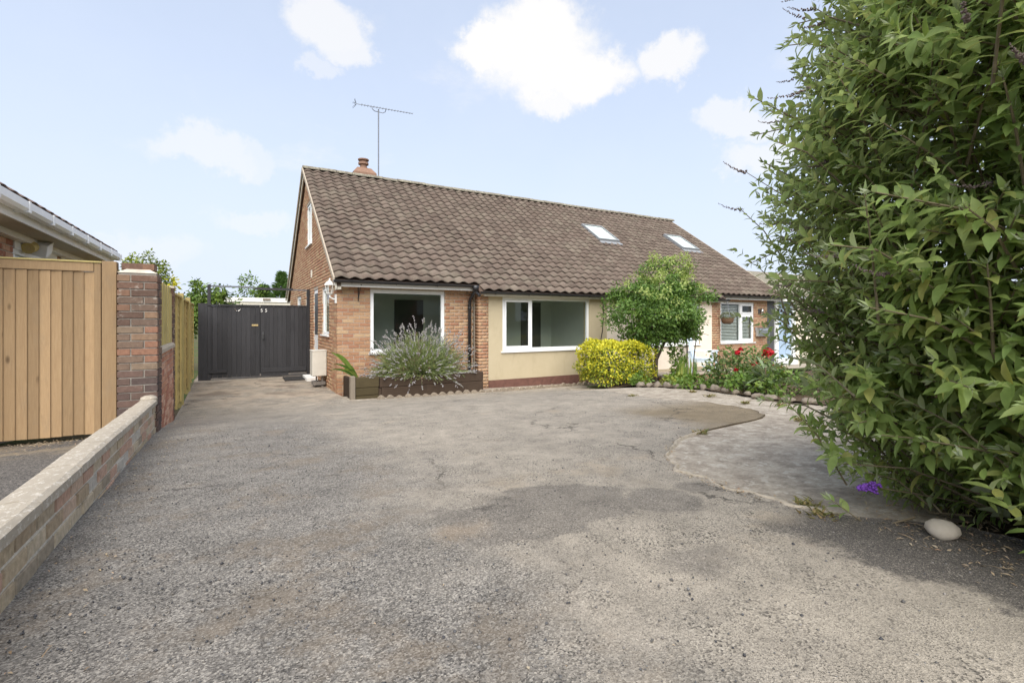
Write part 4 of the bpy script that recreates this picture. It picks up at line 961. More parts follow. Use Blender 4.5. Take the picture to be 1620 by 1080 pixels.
MB().add([(FPX[0], PY0, 1.955), (FPX[1], PY0, 1.955), (FPX[1], PY1, 1.955), (FPX[0], PY1, 1.955), (FPX[0] + .07, PY0 + .05, 1.995), (FPX[1] - .07, PY0 + .05, 1.995), (FPX[1] - .07, PY1 - .05, 1.995), (FPX[0] + .07, PY1 - .05, 1.995)], MB.BF).build('cap_mortar', M['mortar_pale'], pr)
# red wall behind the pier, second slim pier, fence above
rw = thing('red_brick_wall', 'short red brick wall with pale coping between the two piers', 'garden wall', (WX(-3), -3, .2))
FRW = Frame((WX(0), 0, 0), 90 + math.degrees(ang))
skew(mb := MB(), FRW, PY1, -2.05, -.20, -.009, lambda y: 1.10, lambda y: -.2); mb.build('mortar_core', M['mortar_pale'], rw)
place_bricks([(m, rw) for m in brick_mats(FRW, bricks(FRW, PY1, -2.05, .0, 1.10), .102)], 'red_brick', None, 200)
cp = MB(); V = []; prof = [(-.22, -.02), (-.22, .02), (-.17, .04), (-.1, .05), (-.02, .045), (.02, .02), (.022, -.02)]
for yy in (PY1 + .0, -2.05):
    for w, h in prof: V.append(FRW.P(yy, w, 1.12 + h))
k = len(prof); cp.add(V, [(j, j + 1, k + j + 1, k + j) for j in range(k - 1)] + [tuple(range(k)), tuple(k + j for j in range(k - 1, -1, -1)), (k - 1, 0, k, 2 * k - 1)]); cp.build('coping_slab', M['verge'], rw)
p2 = thing('slim_brick_pier', 'slim brick pier between the red wall and the lap fence', 'brick pier', (WX(-2), -2, .1))
skew(mb := MB(), FRW, -2.038, -1.83, -.11, -.009, lambda y: 1.9, lambda y: -.2); mb.build('mortar_core', M['mortar_dark'], p2)
place_bricks([(m, p2) for m in brick_mats(FRW, bricks(FRW, -2.05, -1.825, .0, 1.92), .102)] + [(m, p2) for m in brick_mats(Frame((0, -2.05, 0), 0), [(WX(-2) - .058, 1.187 + .075 * k, .10, .065) for k in range(10)], .1)], 'pier_brick', None, 200)
MB().fbox(FRW, -2.06, -1.82, -.12, .01, 1.92, 1.95).build('cap_mortar', M['mortar_pale'], p2)
fy = thing('yellow_board_fence', 'pale yellow upright boards fixed above the red brick wall', 'fence', (WX(-3) - .15, -3, 1.2))
y = PY1 + .01; i = 0
while y < -2.1:
    MB().fbox(FRW, y, y + .155, -.062 + .012 * (i % 2), -.042 + .012 * (i % 2), 1.165, 1.93 - .0 * i + random.uniform(-.008, .008)).build('board', M['fence_yellow'], fy); y += .142; i += 1
MB().fbox(FRW, PY1, -2.06, -.11, -.063, 1.3, 1.38).build('rail', M['fence_yellow'], fy); MB().fbox(FRW, PY1, -2.06, -.11, -.063, 1.75, 1.83).build('rail', M['fence_yellow'], fy)
MB().fbox(FRW, -2.32, -2.06, -.036, -.018, 1.165, 1.84).build('board', M['fence_yellow'], fy)
# lap fence panels to the gate
def lap_panel(y0, y1, label, zt):
    t = thing('lap_fence_panel', label, 'fence panel', (WX(y0), (y0 + y1) / 2, 0), 'timber fence panels beside the driveway')
    z = .06
    while z < zt - .06:
        mb = MB(); h = .125
        mb.add([FRW.P(y0, -.075, z), FRW.P(y1, -.075, z), FRW.P(y1, -.06, z), FRW.P(y0, -.06, z), FRW.P(y0, -.085, z + h), FRW.P(y1, -.085, z + h), FRW.P(y1, -.078, z + h), FRW.P(y0, -.078, z + h)], [(3, 2, 1, 0), (4, 5, 6, 7), (0, 1, 5, 4), (1, 2, 6, 5), (2, 3, 7, 6), (3, 0, 4, 7)])
        mb.f = [tuple(reversed(f)) for f in mb.f]; mb.build('slat', M['fence_lap'], t); z += .105
    for yy in (y0, (y0 + y1) / 2 - .02, y1 - .04): MB().fbox(FRW, yy, yy + .04, -.06, -.035, .04, zt).build('batten', M['fence_lap'], t)
    MB().fbox(FRW, y0, y1, -.095, -.025, zt, zt + .03).build('capping', M['fence_yellow'], t)
def post(y, zt, label):
    o = MB().fbox(FRW, y, y + .09, -.10, -.01, -.2, zt).build('fence_post', M['fence_yellow'], None, False, .006); tag(o, label, 'fence post', 'timber fence posts beside the driveway')
lap_panel(-1.80, .02, 'lapped timber fence panel next to the slim brick pier', 1.86)
post(.04, 1.95, 'timber fence post beside the lapped panel nearest the slim pier')
lap_panel(.15, 1.97, 'lapped timber fence panel between the two timber posts', 1.84)
post(1.99, 1.95, 'timber fence post halfway between the slim pier and the gate')
lap_panel(2.10, 3.92, 'lapped timber fence panel touching the black gate post', 1.84)
# neighbour's closeboard fence, facing the street
nf = thing('closeboard_gate', 'tall new timber closeboard gate beside the dark brick pier', 'timber gate', (-3.9, -4.0, .3))
FN = FR(-4.0); x = -3.03 - .083; i = 0
while x > -5.6:
    mb = MB(); z0, z1 = .335 + random.uniform(-.004, .004), 1.955; a, b = x, x + .090
    mb.add([FN.P(a, .010, z0), FN.P(b, .023, z0), FN.P(b, .0, z0), FN.P(a, .0, z0), FN.P(a, .010, z1), FN.P(b, .023, z1), FN.P(b, .0, z1), FN.P(a, .0, z1)], MB.BF); mb.build('board', M['fence'], nf); x -= .083; i += 1
MB().fbox(FN, -5.6, -3.028, -.002, .034, 1.957, 2.045).build('top_rail', M['fence'], nf, False, .004)
MB().fbox(FN, -5.6, -2.965, -.05, .045, 2.047, 2.062).build('capping', M['fence_yellow'], nf)
MB().fbox(FN, -3.025, -2.972, -.04, .034, .33, 2.045).build('stile', M['fence'], nf, False, .004)
rl = MB(); [rl.fbox(FN, -5.6, -3.03, -.05, -.003, z, z + .09) for z in (.5, 1.15, 1.8)]; rl.build('rail', M['fence'], nf)
tag(MB().fbox(FN, -2.962, -2.845, -.06, .055, .15, 2.065).build('gate_post', M['fence'], None, False, .005), 'square timber post between the closeboard gate and the brick pier', 'gate post')
# ------------------------------------------------------------------ black double gate
gt = thing('driveway_gate', 'wide black double timber gate with tall frame closing the driveway', 'gate', (-1.25, 4.1, -.03))
FG = FR(4.1); zb = -.0
def gplank(a, b, z0, z1, w0=0., w1=.022, name='plank'): return MB().fbox(FG, a, b, w0, w1, z0, z1).build(name, M['gatewood'], gt, False, .003)
n = 11
for i in range(n): a = -2.40 + i * (1.17 / n); gplank(a, a + 1.17 / n - .002, .0 + .005 * (i % 2), 1.83, random.uniform(-.003, .003), .022 + random.uniform(-.003, .003))
for i in range(n): a = -1.215 + i * (1.13 / n); gplank(a, a + 1.13 / n - .002, .05, 1.84, .012 + random.uniform(-.003, .003), .034 + random.uniform(-.003, .003))
[gplank(a, b, z, z + .1, -.03, -.004, 'ledge') for a, b in ((-2.40, -1.22), (-1.21, -.08)) for z in (.35, 1.0, 1.6)]
MB().fbox(FG, -2.40, -.09, -.012, -.004, .06, 1.82).build('backing_board', M['gatewood'], gt)
gplank(-2.41, -1.23, 1.832, 1.875, -.02, .045, 'top_rail'); gplank(-1.222, -.08, 1.842, 1.875, -.02, .05, 'top_rail')
gplank(-1.20, -.10, .09, .215, .035, .06, 'bottom_rail'); gplank(-2.38, -1.98, .13, .21, .026, .05, 'bottom_rail'); gplank(-1.20, -.55, .0, .085, .02, .045, 'bottom_rail')
MB().fbox(FG, -2.405, -2.335, -.08, .03, -.1, 2.37).build('frame_post', M['gatewood'], gt); MB().fbox(FG, -.075, .0 - .008, -.08, .03, -.1, 2.32).build('frame_post', M['gatewood'], gt)
MB().fbox(FG, -2.335, -1.35, -.045, -.01, 2.315, 2.355).build('frame_rail', M['iron'], gt); MB().fbox(FG, -1.35, -.42, -.05, -.012, 2.275, 2.335).build('frame_rail', M['gatewood'], gt); MB().fbox(FG, -.42, -.076, -.04, -.012, 2.28, 2.31).build('frame_rail', M['iron'], gt)
MB().fbox(FG, -2.60, -2.408, -.06, .035, -.1, 1.90).build('side_panel', M['gatewood'], gt)
for i, x in enumerate((-1.19, -1.085)):
    fc = bpy.data.curves.new('digit', 'FONT'); fc.body = '5'; fc.size = .115; fc.extrude = .004; fc.align_x = 'CENTER'; fc.materials.append(M['white'])
    tmp = bpy.data.objects.new('number_digit', fc); o = bpy.data.objects.new('number_digit', bpy.data.meshes.new_from_object(tmp)); bpy.data.objects.remove(tmp); link(o, gt); o.rotation_euler = (R(90), 0, 0); o.location = Vector((x, 4.1 - .042, 1.69 - (.0 if i else .0))) - wl(gt)
MB().fbox(FG, -1.42, -1.27, .024, .034, 1.315, 1.36).build('letter_slot', M['brass'], gt, False, .003)
MB().fbox(FG, -1.17, -1.145, .036, .045, .93, 1.17).tube([FG.P(-1.157, .05, 1.12), FG.P(-1.157, .09, 1.09), FG.P(-1.157, .09, .98), FG.P(-1.157, .05, .95)], .011, 6).build('latch', M['charcoal'], gt)
hs = MB(); hs.tube([FG.P(-1.74 + .06 * math.cos(t), .03, 1.77 + .06 * math.sin(t)) for t in np.linspace(math.pi * .95, math.pi * 2.05, 12)], .009, 6); hs.build('horseshoe', M['steel'], gt)
# ------------------------------------------------------------------ neighbour's bungalow
nb = thing('neighbour_bungalow', 'brick bungalow with white gutter and brown roof rising behind the closeboard gate', 'house', (-6.5, -3, .4))
EX, EZ = -3.72, 2.62; NY0, NY1 = -4.7, .55; NW = -4.02
FNW = EAST(NW); op_n = (-2.62, -1.08, 1.35, 2.42)
wn = wallslab(FNW, NY0 + .3, NY1 - .3, 0, 2.46, [op_n], -.008, -.25, 'wall', M['mortar'], nb)
place_bricks([(m, wn) for m in brick_mats(FNW, bricks(FNW, NY0 + .3, NY1 - .3, 1.5, 2.45, [op_n]))], 'red_brick', None, 120)
MB().fbox(FNW, -2.62, -1.08, -.04, .012, 2.30, 2.44).build('window_head', M['white'], nb)
wn1 = window(FNW, (-2.62, -1.08, 1.35, 2.30), nb, muls=(-2.10, -1.58), fw=.06, proud=0)
sash = MB(); mt0 = Matrix.Translation(FNW.P(-1.33, .01, 2.24)) @ Matrix.Rotation(R(90), 4, 'Z') @ Matrix.Rotation(R(-28), 4, 'X')
for (cx_, cz_, sx_, sz_) in ((0, -.02, .46, .045), (0, -.43, .46, .045), (-.21, -.225, .045, .366), (.21, -.225, .045, .366)): sash.mbox(mt0 @ Matrix.Translation((cx_, 0, cz_)), sx_, .045, sz_)
so_ = sash.build('open_sash', M['upvc'], nb, False, .004); MB().mbox(mt0 @ Matrix.Translation((0, 0, -.225)), .375, .008, .366).build('pane', M['glass'], so_)
room(-7, NW - .26, -3.4, -.5, .5, 2.44, nb)
MB().fbox(FNW, -.9, NY1 - .3, -.0, .02, 2.30, 2.455).build('cladding', M['white'], nb)
MB().box(NW - .02, EX + .05, NY0, NY1, 2.455, 2.475).build('soffit', M['soffit'], nb); MB().box(NW + .002, NW + .10, NY0, NY1, 2.39, 2.454).build('frieze', M['white'], nb)
MB().box(EX + .05, EX + .07, NY0, NY1, 2.45, 2.60).build('fascia', M['white'], nb)
gm = MB(); n = 6; vs = []
for y in (NY0, NY1):
    for X_, Z_ in ((EX + .072, EZ), (EX + .072, EZ - .07), (EX + .10, EZ - .10), (EX + .16, EZ - .10), (EX + .185, EZ - .07), (EX + .185, EZ), (EX + .179, EZ), (EX + .179, EZ - .068), (EX + .157, EZ - .094), (EX + .103, EZ - .094), (EX + .078, EZ - .068), (EX + .078, EZ)): vs.append((X_, y, Z_))
gm.add(vs, [(j, (j + 1) % 12, 12 + (j + 1) % 12, 12 + j) for j in range(12)]); gm.f = [tuple(reversed(f)) for f in gm.f]; gu = gm.build('gutter', M['upvc'], nb)
y = NY1 - .12
while y > -6: MB().box(EX + .068, EX + .192, y - .02, y + .02, EZ - .107, EZ + .004).build('gutter_bracket', M['upvc'], gu); y -= .72
NRX = -8.2; NRZ = EZ + (EX - NRX) * .66
nr = MB(); nr.add([(EX + .09, NY0, EZ - .005), (EX + .09, NY1, EZ - .005), (NRX, NY1, NRZ), (NRX, NY0, NRZ), (EX + .09, NY0, EZ + .04), (EX + .09, NY1, EZ + .04), (NRX, NY1, NRZ + .05), (NRX, NY0, NRZ + .05)], MB.BF)
nr.add([(NRX, NY0, NRZ), (NRX, NY1, NRZ), (-12.7, NY1, EZ), (-12.7, NY0, EZ), (NRX, NY0, NRZ + .05), (NRX, NY1, NRZ + .05), (-12.7, NY1, EZ + .05), (-12.7, NY0, EZ + .05)], MB.BF)
nr.add([(NW, NY1 - .3, 2.45), (-12.3, NY1 - .3, 2.45), (NRX, NY1 - .3, NRZ - .05), (NW, NY1 - .5, 2.45), (-12.3, NY1 - .5, 2.45), (NRX, NY1 - .5, NRZ - .05)], [(0, 1, 2), (5, 4, 3), (0, 3, 4, 1), (1, 4, 5, 2), (2, 5, 3, 0)])
nroof = nr.build('roof', M['tile'], nb)
an = math.atan(.66); ev = Vector((-math.cos(an), 0, math.sin(an))); eu = Vector((0, 1, 0)); en = eu.cross(ev); ts = []
for c in range(18):
    for k in range(19):
        m = Matrix.Identity(4)
        for i, e in enumerate((eu, ev, en)): m[0][i], m[1][i], m[2][i] = e
        m.translation = Vector((EX + .12, NY1 - (k + 1) * TW, EZ + .035)) + ev * (c * GA) + en * random.uniform(0, .004); ts.append(m @ Matrix.Diagonal((1, 1, .34, 1)))
ts.sort(key=lambda m: (m.translation - CAM).length)
M['tile_pink'] = plain('pinkish_roof_tile', (.27, .19, .155), .9, .3, 14, .3); TM2 = TM.copy(); TM2.materials[0] = M['tile_pink']
for m in ts[:120]: o = bpy.data.objects.new('roof_tile', TM2); link(o, nroof); o.matrix_local = Matrix.Translation(-wl(nb)) @ m
A = np.array([np.array(m) for m in ts[120:]]); V = np.einsum('nij,vj->nvi', A[:, :3, :3], tv) + A[:, None, :3, 3]; F = tf[None] + (np.arange(len(A)) * len(tv))[:, None, None]
o = npmesh('roof_tiling', V.reshape(-1, 3), F.reshape(-1, 4), M['tile_pink'], nroof, True); o['kind'] = 'stuff'
MB().box(NW - .25, -12.3, NY0 + .3, NY1 - .3, 0, .01) if False else None
MB().box(-12.3, NW - .2, NY1 - .48, NY1 - .3, 0, 2.45).build('wall', M['red_brick'], nb)
# lamp hanging below the neighbour's eaves
hl = thing('eaves_lamp', 'white and brown lamp hung on dark straps under the white eaves', 'lamp', (-3.95, -2.3, 2.4))
for dy in (-.05, .05): MB().box(-3.97, -3.945, -2.32 + dy - .018, -2.32 + dy + .018, 2.40, 2.47).build('strap', M['dark'], hl)
mt0 = Matrix.Translation((-3.93, -2.20, 2.345)) @ Matrix.Rotation(R(20), 4, 'X') @ Matrix.Rotation(R(12), 4, 'Y')
MB().mbox(mt0 @ Matrix.Translation((.02, .03, .02)), .19, .24, .15).build('housing', M['white'], hl, False, .006)
MB().tube([(-3.95, -2.42, 2.33), (-3.94, -2.31, 2.365)], .066, 14).build('drum', M['fence_lap'], hl); MB().tube([(-3.951, -2.425, 2.329), (-3.95, -2.419, 2.331)], .03, 10).build('socket', M['brass'], hl)

# ------------------------------------------------------------------ plants
def crown_leaves(c, rad, n, size, m, name, parent, shell=.55, seed=0, kind='simple', clumps=60, cl=.28, ratio=.5, up=.35, zmin=None, smooth=False):
    r = np.random.default_rng(seed); c = np.array(c); rad = np.array(rad)
    d = norm(r.normal(size=(clumps, 3))); rr = shell + (1 - shell) * r.random(clumps) ** .5; cc = d * rr[:, None]
    i = r.integers(0, clumps, n); off = norm(r.normal(size=(n, 3))) * (r.random(n) ** .5)[:, None] * cl * (.6 + .8 * r.random(clumps))[i, None]
    q = cc[i] + off; P = c + q * rad
    nd = norm(norm(q) * .9 + norm(off) * .7); D_ = norm(nd * .6 + norm(r.normal(size=(n, 3))) * .8 + np.array([0, 0, -.25])); N = norm(nd + np.array([0, 0, up]) + .5 * r.normal(size=(n, 3)))
    if zmin is not None: k = P[:, 2] > zmin; P, D_, N = P[k], D_[k], N[k]
    L = size * r.uniform(.65, 1.3, len(P))
    V, F = leaves(P, D_, N, L, L * ratio, kind); return npmesh(name, V, F, M[m], parent, smooth)
# golden shrub
yb_ = thing('golden_shrub', 'rounded bright yellow leaved shrub by the cream rendered wall', 'shrub', (5.68, -1.9, -.08))
def dome(c, rad, n, size, seed, par, zmin):
    r = np.random.default_rng(seed); d = norm(r.normal(size=(n, 3))); d[:, 2] = np.where(d[:, 2] < -.55, -d[:, 2], d[:, 2])
    lump = 1 + .07 * np.sin(d[:, 0] * 9 + 1) * np.sin(d[:, 1] * 8) + .06 * np.sin(d[:, 2] * 11 + d[:, 0] * 5)
    rr = lump * (.72 + .30 * r.random(n) ** .6); boxy = 1 / np.maximum(np.abs(d).max(1), .72); q = d * (rr * boxy * .82)[:, None]
    P = np.array(c) + q * np.array(rad); D_ = norm(d * .7 + .9 * norm(r.normal(size=(n, 3)))); N = norm(d + .4 * r.normal(size=(n, 3)) + np.array([0, 0, .3])); L = size * r.uniform(.7, 1.25, n); k = P[:, 2] > zmin
    yel = (rr > .86 * lump) & (r.random(n) < np.clip(.62 + .6 * d[:, 2], .12, .95))
    for nm, s, m in (('gold_foliage', yel & k, 'gold'), ('green_foliage', ~yel & k, 'goldgreen')):
        V, F = leaves(P[s], D_[s], N[s], L[s], L[s] * .52); npmesh(nm, V, F, M[m], par)
dome((5.68, -1.9, .46), (.86, .72, .62), 12000, .062, 5, yb_, -.06)
sm_ = MB()
for i in range(9): t = i * .7; sm_.tube([(5.68 + .06 * math.cos(t), -1.9 + .06 * math.sin(t), -.12), (5.68 + .3 * math.cos(t), -1.9 + .3 * math.sin(t), .3), (5.68 + .5 * math.cos(t), -1.9 + .5 * math.sin(t), .7)], [.02, .012, .006], 5)
sm_.build('stem', M['bark'], yb_)
# small tree
tr = thing('small_tree', 'small leafy tree with rounded green crown and pale shoots before the house', 'tree', (7.0, -2.1, -.02))
tk = MB()
tk.tube([(6.78, -2.1, -.1), (6.80, -2.1, .4), (6.84, -2.1, .9), (7.0, -2.1, 1.6)], [.06, .05, .045, .03], 8).tube([(6.74, -2.05, -.1), (6.70, -2.05, .5), (6.55, -2.0, 1.1), (6.35, -1.95, 1.6)], [.045, .04, .03, .02], 8)
tk.tube([(6.80, -2.1, .5), (7.2, -2.15, 1.2), (7.5, -2.1, 1.8)], [.035, .028, .018], 7).tube([(6.84, -2.1, .9), (7.1, -2.2, 1.6), (7.2, -2.2, 2.3), (7.15, -2.15, 2.9)], [.035, .028, .018, .008], 7)
for i in range(26):
    t = random.uniform(0, 6.28); b = Vector((6.95 + random.uniform(-.3, .3), -2.1, random.uniform(1.2, 1.8))); e = Vector((7.0 + 1.3 * math.cos(t), -2.1 + .9 * math.sin(t), random.uniform(1.1, 2.6))); tk.tube([b, b.lerp(e, .5) + Vector((0, 0, .12)), e], [.016, .011, .004], 5)
tk.build('trunk', M['bark'], tr, True)
cr_ = crown_leaves((6.72, -2.1, 1.66), (1.06, .95, .80), 11000, .075, 'maple', 'crown', tr, .55, 21, clumps=64, cl=.27, ratio=.5)
crown_leaves((7.35, -2.15, 1.72), (.86, .9, .62), 6000, .075, 'maple', 'crown', tr, .5, 22, clumps=44, cl=.28, ratio=.5)
crown_leaves((7.05, -2.15, 2.35), (.78, .7, .55), 3200, .075, 'maple', 'crown', tr, .5, 23, clumps=30, cl=.30, ratio=.45)
crown_leaves((7.06, -2.15, 2.62), (.62, .55, .55), 1900, .065, 'mapletip', 'young_shoots', tr, .45, 24, clumps=26, cl=.22, ratio=.45)
crown_leaves((6.85, -2.2, 2.0), (1.2, 1.0, .62), 1300, .07, 'mapletip', 'young_shoots', tr, .92, 25, clumps=60, cl=.14, ratio=.45)
# climber on a stake beside the tree
cl_ = thing('climbing_plant', 'leafy climber on a thin stake between the small tree and the pale chair', 'climbing plant', (7.65, -2.25, 0))
MB().tube([(7.62, -2.3, -.05), (7.66, -2.28, .8), (7.6, -2.25, 1.5)], [.02, .018, .014], 6).tube([(7.8, -2.3, -.05), (7.92, -2.28, .7), (8.1, -2.25, 1.4)], [.016, .014, .008], 6).build('stem', M['bark'], cl_)
crown_leaves((7.35, -2.3, .5), (.20, .2, .55), 480, .10, 'herb', 'foliage', cl_, .3, 31, clumps=24, cl=.35, zmin=-.03)
crown_leaves((7.9, -2.25, 1.35), (.26, .25, .35), 300, .10, 'maple', 'foliage', cl_, .3, 32, clumps=18, cl=.35)
# rose bush
rb_ = thing('rose_bush', 'bushy rose with deep red blooms beside the concrete path', 'rose bush', (5.55, -5.2, .3))
crown_leaves((5.5, -5.25, .60), (.62, .55, .42), 2300, .07, 'rosegr', 'foliage', rb_, .35, 41, clumps=60, cl=.33, ratio=.6, zmin=.28)
crown_leaves((6.2, -5.1, .46), (.42, .42, .26), 800, .07, 'herb', 'foliage', rb_, .35, 42, clumps=34, cl=.33, ratio=.55, zmin=.2)
stb = MB()
for i in range(12): t = i * .52; stb.tube([(5.55, -5.2, .25), (5.55 + .3 * math.cos(t), -5.2 + .3 * math.sin(t), .6), (5.55 + .5 * math.cos(t), -5.2 + .45 * math.sin(t), .92)], [.012, .009, .005], 5)
stb.tube([(6.08, -5.35, .3), (6.10, -5.35, .9)], .007, 5)
stb.build('stem', M['stem'], rb_)
for (x, y, z, s) in ((5.60, -5.62, .94, .115), (5.68, -5.72, .68, .125), (6.10, -5.35, .90, .09), (5.15, -5.7, .78, .06), (5.42, -5.7, .52, .085), (4.98, -5.5, .70, .042), (5.08, -5.45, .95, .055), (5.24, -5.4, 1.0, .045), (5.27, -5.62, .50, .055), (5.2, -5.6, .58, .045)):
    n = 46; d = sph(n); d[:, 2] = np.abs(d[:, 2]) - .25; d = norm(d); rr = s * rng.uniform(.25, .85, n); P = np.array([x, y, z]) + d * rr[:, None] * .8
    t = norm(np.cross(d, sph(n)) + d * .55)
    V, F = leaves(P - t * s * .35, t, d, s * .9, s * .95, 'simple'); npmesh('rose', V, F, M['rose'], rb_)
# bed plants
def clump(name, label, cat, c, rad, n, size, m, seed, ratio=.5, kind='simple', group=None):
    t = thing(name, label, cat, (c[0], c[1], G1(c[0], c[1])), group)
    crown_leaves(c, rad, n, size, m, 'foliage', t, .3, seed, kind=kind, clumps=30, cl=.34, ratio=ratio, zmin=G1(c[0], c[1]) - .02)
    s = MB(); [s.tube([(c[0], c[1], G1(c[0], c[1]) - .03), (c[0] + rad[0] * .6 * math.cos(k * 1.3), c[1] + rad[1] * .6 * math.sin(k * 1.3), c[2])], [.01, .005], 4) for k in range(5)]; s.build('stem', M['stem'], t)
def spot(px, py, dz=0): pass
for i, (x, y, rx, rz, n, sz, m, lab) in enumerate([
    (6.15, -3.35, .28, .10, 420, .07, 'herb', 'low dark green plant at the foot of the small tree'),
    (5.35, -4.0, .28, .10, 420, .08, 'limegreen', 'bright lime leaved plant before the neighbour low wall'),
    (5.0, -4.75, .34, .11, 520, .08, 'herb', 'spreading green plant beside the lime leaved plant'),
    (4.78, -5.75, .30, .18, 460, .07, 'herb', 'low green plant under the red roses beside the path'),
    (4.75, -6.45, .34, .20, 520, .08, 'hedge', 'glossy green plant between the rose bush and the big buddleia'),
    (5.5, -2.9, .24, .16, 320, .06, 'herb', 'small green plant at the foot of the golden shrub')]):
    clump('bed_plant', lab, 'plant', (x, y, G1(x, y) + rz * .7), (rx, rx * .9, rz), n, sz, m, 60 + i, .5, 'simple', 'low plants in the flower bed')
# silver-leaved plant with long leaves
sv = thing('silver_leaved_plant', 'silvery plant with long pointed leaves between the roses and the path', 'plant', (4.85, -6.15, .42))
n = 90; az = rng.uniform(0, 2 * np.pi, n); hh = rng.uniform(0, .32, n); P = np.stack([4.95 + .05 * np.cos(az), -6.0 + .05 * np.sin(az), .45 + hh], 1); el_ = rng.uniform(-.1, .9, n)
D_ = np.stack([np.cos(az) * np.cos(el_), np.sin(az) * np.cos(el_), np.sin(el_)], 1)
npmesh('foliage', *leaves(P, D_, np.array([0, 0, 1.]) + .2 * sph(n), rng.uniform(.20, .36, n), .05, 'lance'), M['silver'], sv, True)
MB().tube([(4.95, -6.0, .38), (4.95, -6.0, .78)], .012, 6).build('stem', M['stem'], sv)
# iris-like blades
ir = thing('iris_clump', 'upright clump of blade leaves before the pale blue chair', 'plant', (6.9, -3.1, .15))
n = 46; az = rng.uniform(0, 2 * np.pi, n); P = np.stack([6.62 + .10 * np.cos(az), -3.15 + .12 * np.sin(az), np.full(n, .12)], 1); D_ = np.stack([np.cos(az) * .32, np.sin(az) * .32, np.full(n, 1.)], 1)
npmesh('blades', *leaves(P, D_, np.stack([np.cos(az), np.sin(az), np.zeros(n)], 1), rng.uniform(.38, .62, n), .032, 'blade'), M['strap'], ir)
# rocks along the bed
for i, y in enumerate(np.arange(-7.0, -3.6, .24)):
    x = path_r(y) + .02 + random.uniform(-.05, .05); z = G1(x, y)
    o = MB().blobm((x, y, z + .02), random.uniform(.04, .11), random.uniform(.05, .08), random.uniform(.03, .07), 100 + i, 10, 6, .3).build('edging_stone', M['rock'], None, True)
    tag(o, 'rough grey stone in the row edging the flower bed', 'stone', 'rough stones edging the flower bed')
# weeds on the path
for i, (x, y) in enumerate([(4.35, -5.2), (4.05, -5.75), (3.75, -6.5), (3.85, -6.9), (3.3, -5.0), (1.75, -7.45), (3.0, -7.6), (.62, -8.98), (.52, -9.1)]):
    n = 60; az = rng.uniform(0, 6.28, n); P = np.stack([x + rng.normal(0, .035, n), y + rng.normal(0, .025, n), np.full(n, G1(x, y) - .012)], 1); D_ = np.stack([np.cos(az), np.sin(az), rng.uniform(.3, 1.2, n)], 1)
    o = npmesh('weed', *leaves(P, D_, np.array([0, 0, 1.]) + .3 * sph(n), rng.uniform(.03, .07, n), .012, 'simple'), M['weed'], None)
    tag(o, ['weed tuft in the path next to the lime leaved plant', 'weed tuft in the path before the red roses', 'pale weed tuft in the path off the tarmac tongue tip', 'weed tuft in the path before the silvery plant', 'weed tuft where the path passes the foot of the small tree', 'wide yellowish weed tuft along the tarmac tongue edge', 'pale weed tuft in the middle of the old concrete', 'weed tuft on the pale path lip near the buddleia', 'reddish weed tuft where path lip meets the buddleia bed'][i], 'weed', 'weed tufts in the path')
# ------------------------------------------------------------------ neighbour front: low wall, chair
lw2 = thing('patio_wall', 'very low brick wall with stone coping below the pale blue chair', 'garden wall', (9.6, -1.5, -.1))
MB().box(7.6, 13.0, -1.53, -1.44, -.3, .01).build('mortar_core', M['mortar'], lw2)
place_bricks([(m, lw2) for m in brick_mats(FR(-1.54), bricks(F0, 7.6, 13.0, -.29, .01), .1)], 'red_brick', None, 110)
x = 7.58
while x < 12.9: MB().box(x, x + .592, -1.575, -1.40, .012, .065).build('coping_slab', M['verge'], lw2, False, .01); x += .6
ca = thing('garden_armchair', 'pale blue slatted wooden armchair standing on the patio', 'armchair', (9.85, -.95, .03))
CM = Matrix.Translation((9.85, -.98, G1(9.85, -.98) + .172)) @ Matrix.Rotation(R(-62 + 90), 4, 'Z')    # local -Y is the front
def cb(mb, x0, x1, y0_, y1_, z0, z1, rx=0):
    mt = CM @ Matrix.Translation(((x0 + x1) / 2, (y0_ + y1_) / 2, (z0 + z1) / 2)) @ Matrix.Rotation(rx, 4, 'X'); return mb.mbox(mt, x1 - x0, y1_ - y0_, z1 - z0)
for i in range(5): cb(MB(), -.28, .28, -.30 + i * .11, -.205 + i * .11, .38, .40).build('seat_slat', M['bluepaint'], ca)
for i in range(6): a = -.27 + i * .092; cb(MB(), a, a + .07, .30, .322, .36, .96, R(-12)).build('back_slat', M['bluepaint'], ca)
cb(MB(), -.29, .29, .365, .40, .90, .96, R(-12)).build('back_rail', M['bluepaint'], ca)
for s in (-1, 1):
    cb(MB(), s * .33 - .045, s * .33 + .045, -.36, .33, .60, .625).build('armrest', M['bluepaint'], ca); cb(MB(), s * .33 - .025, s * .33 + .025, -.33, -.27, 0, .60).build('leg', M['bluepaint'], ca)
    cb(MB(), s * .31 - .02, s * .31 + .02, .26, .32, 0, .62, R(-6)).build('leg', M['bluepaint'], ca); cb(MB(), s * .31 - .015, s * .31 + .015, -.30, .30, .30, .37).build('side_rail', M['bluepaint'], ca)
    cb(MB(), s * .31 - .012, s * .31 + .012, -.30, .02, .12, .17, R(40)).build('brace', M['bluepaint'], ca)

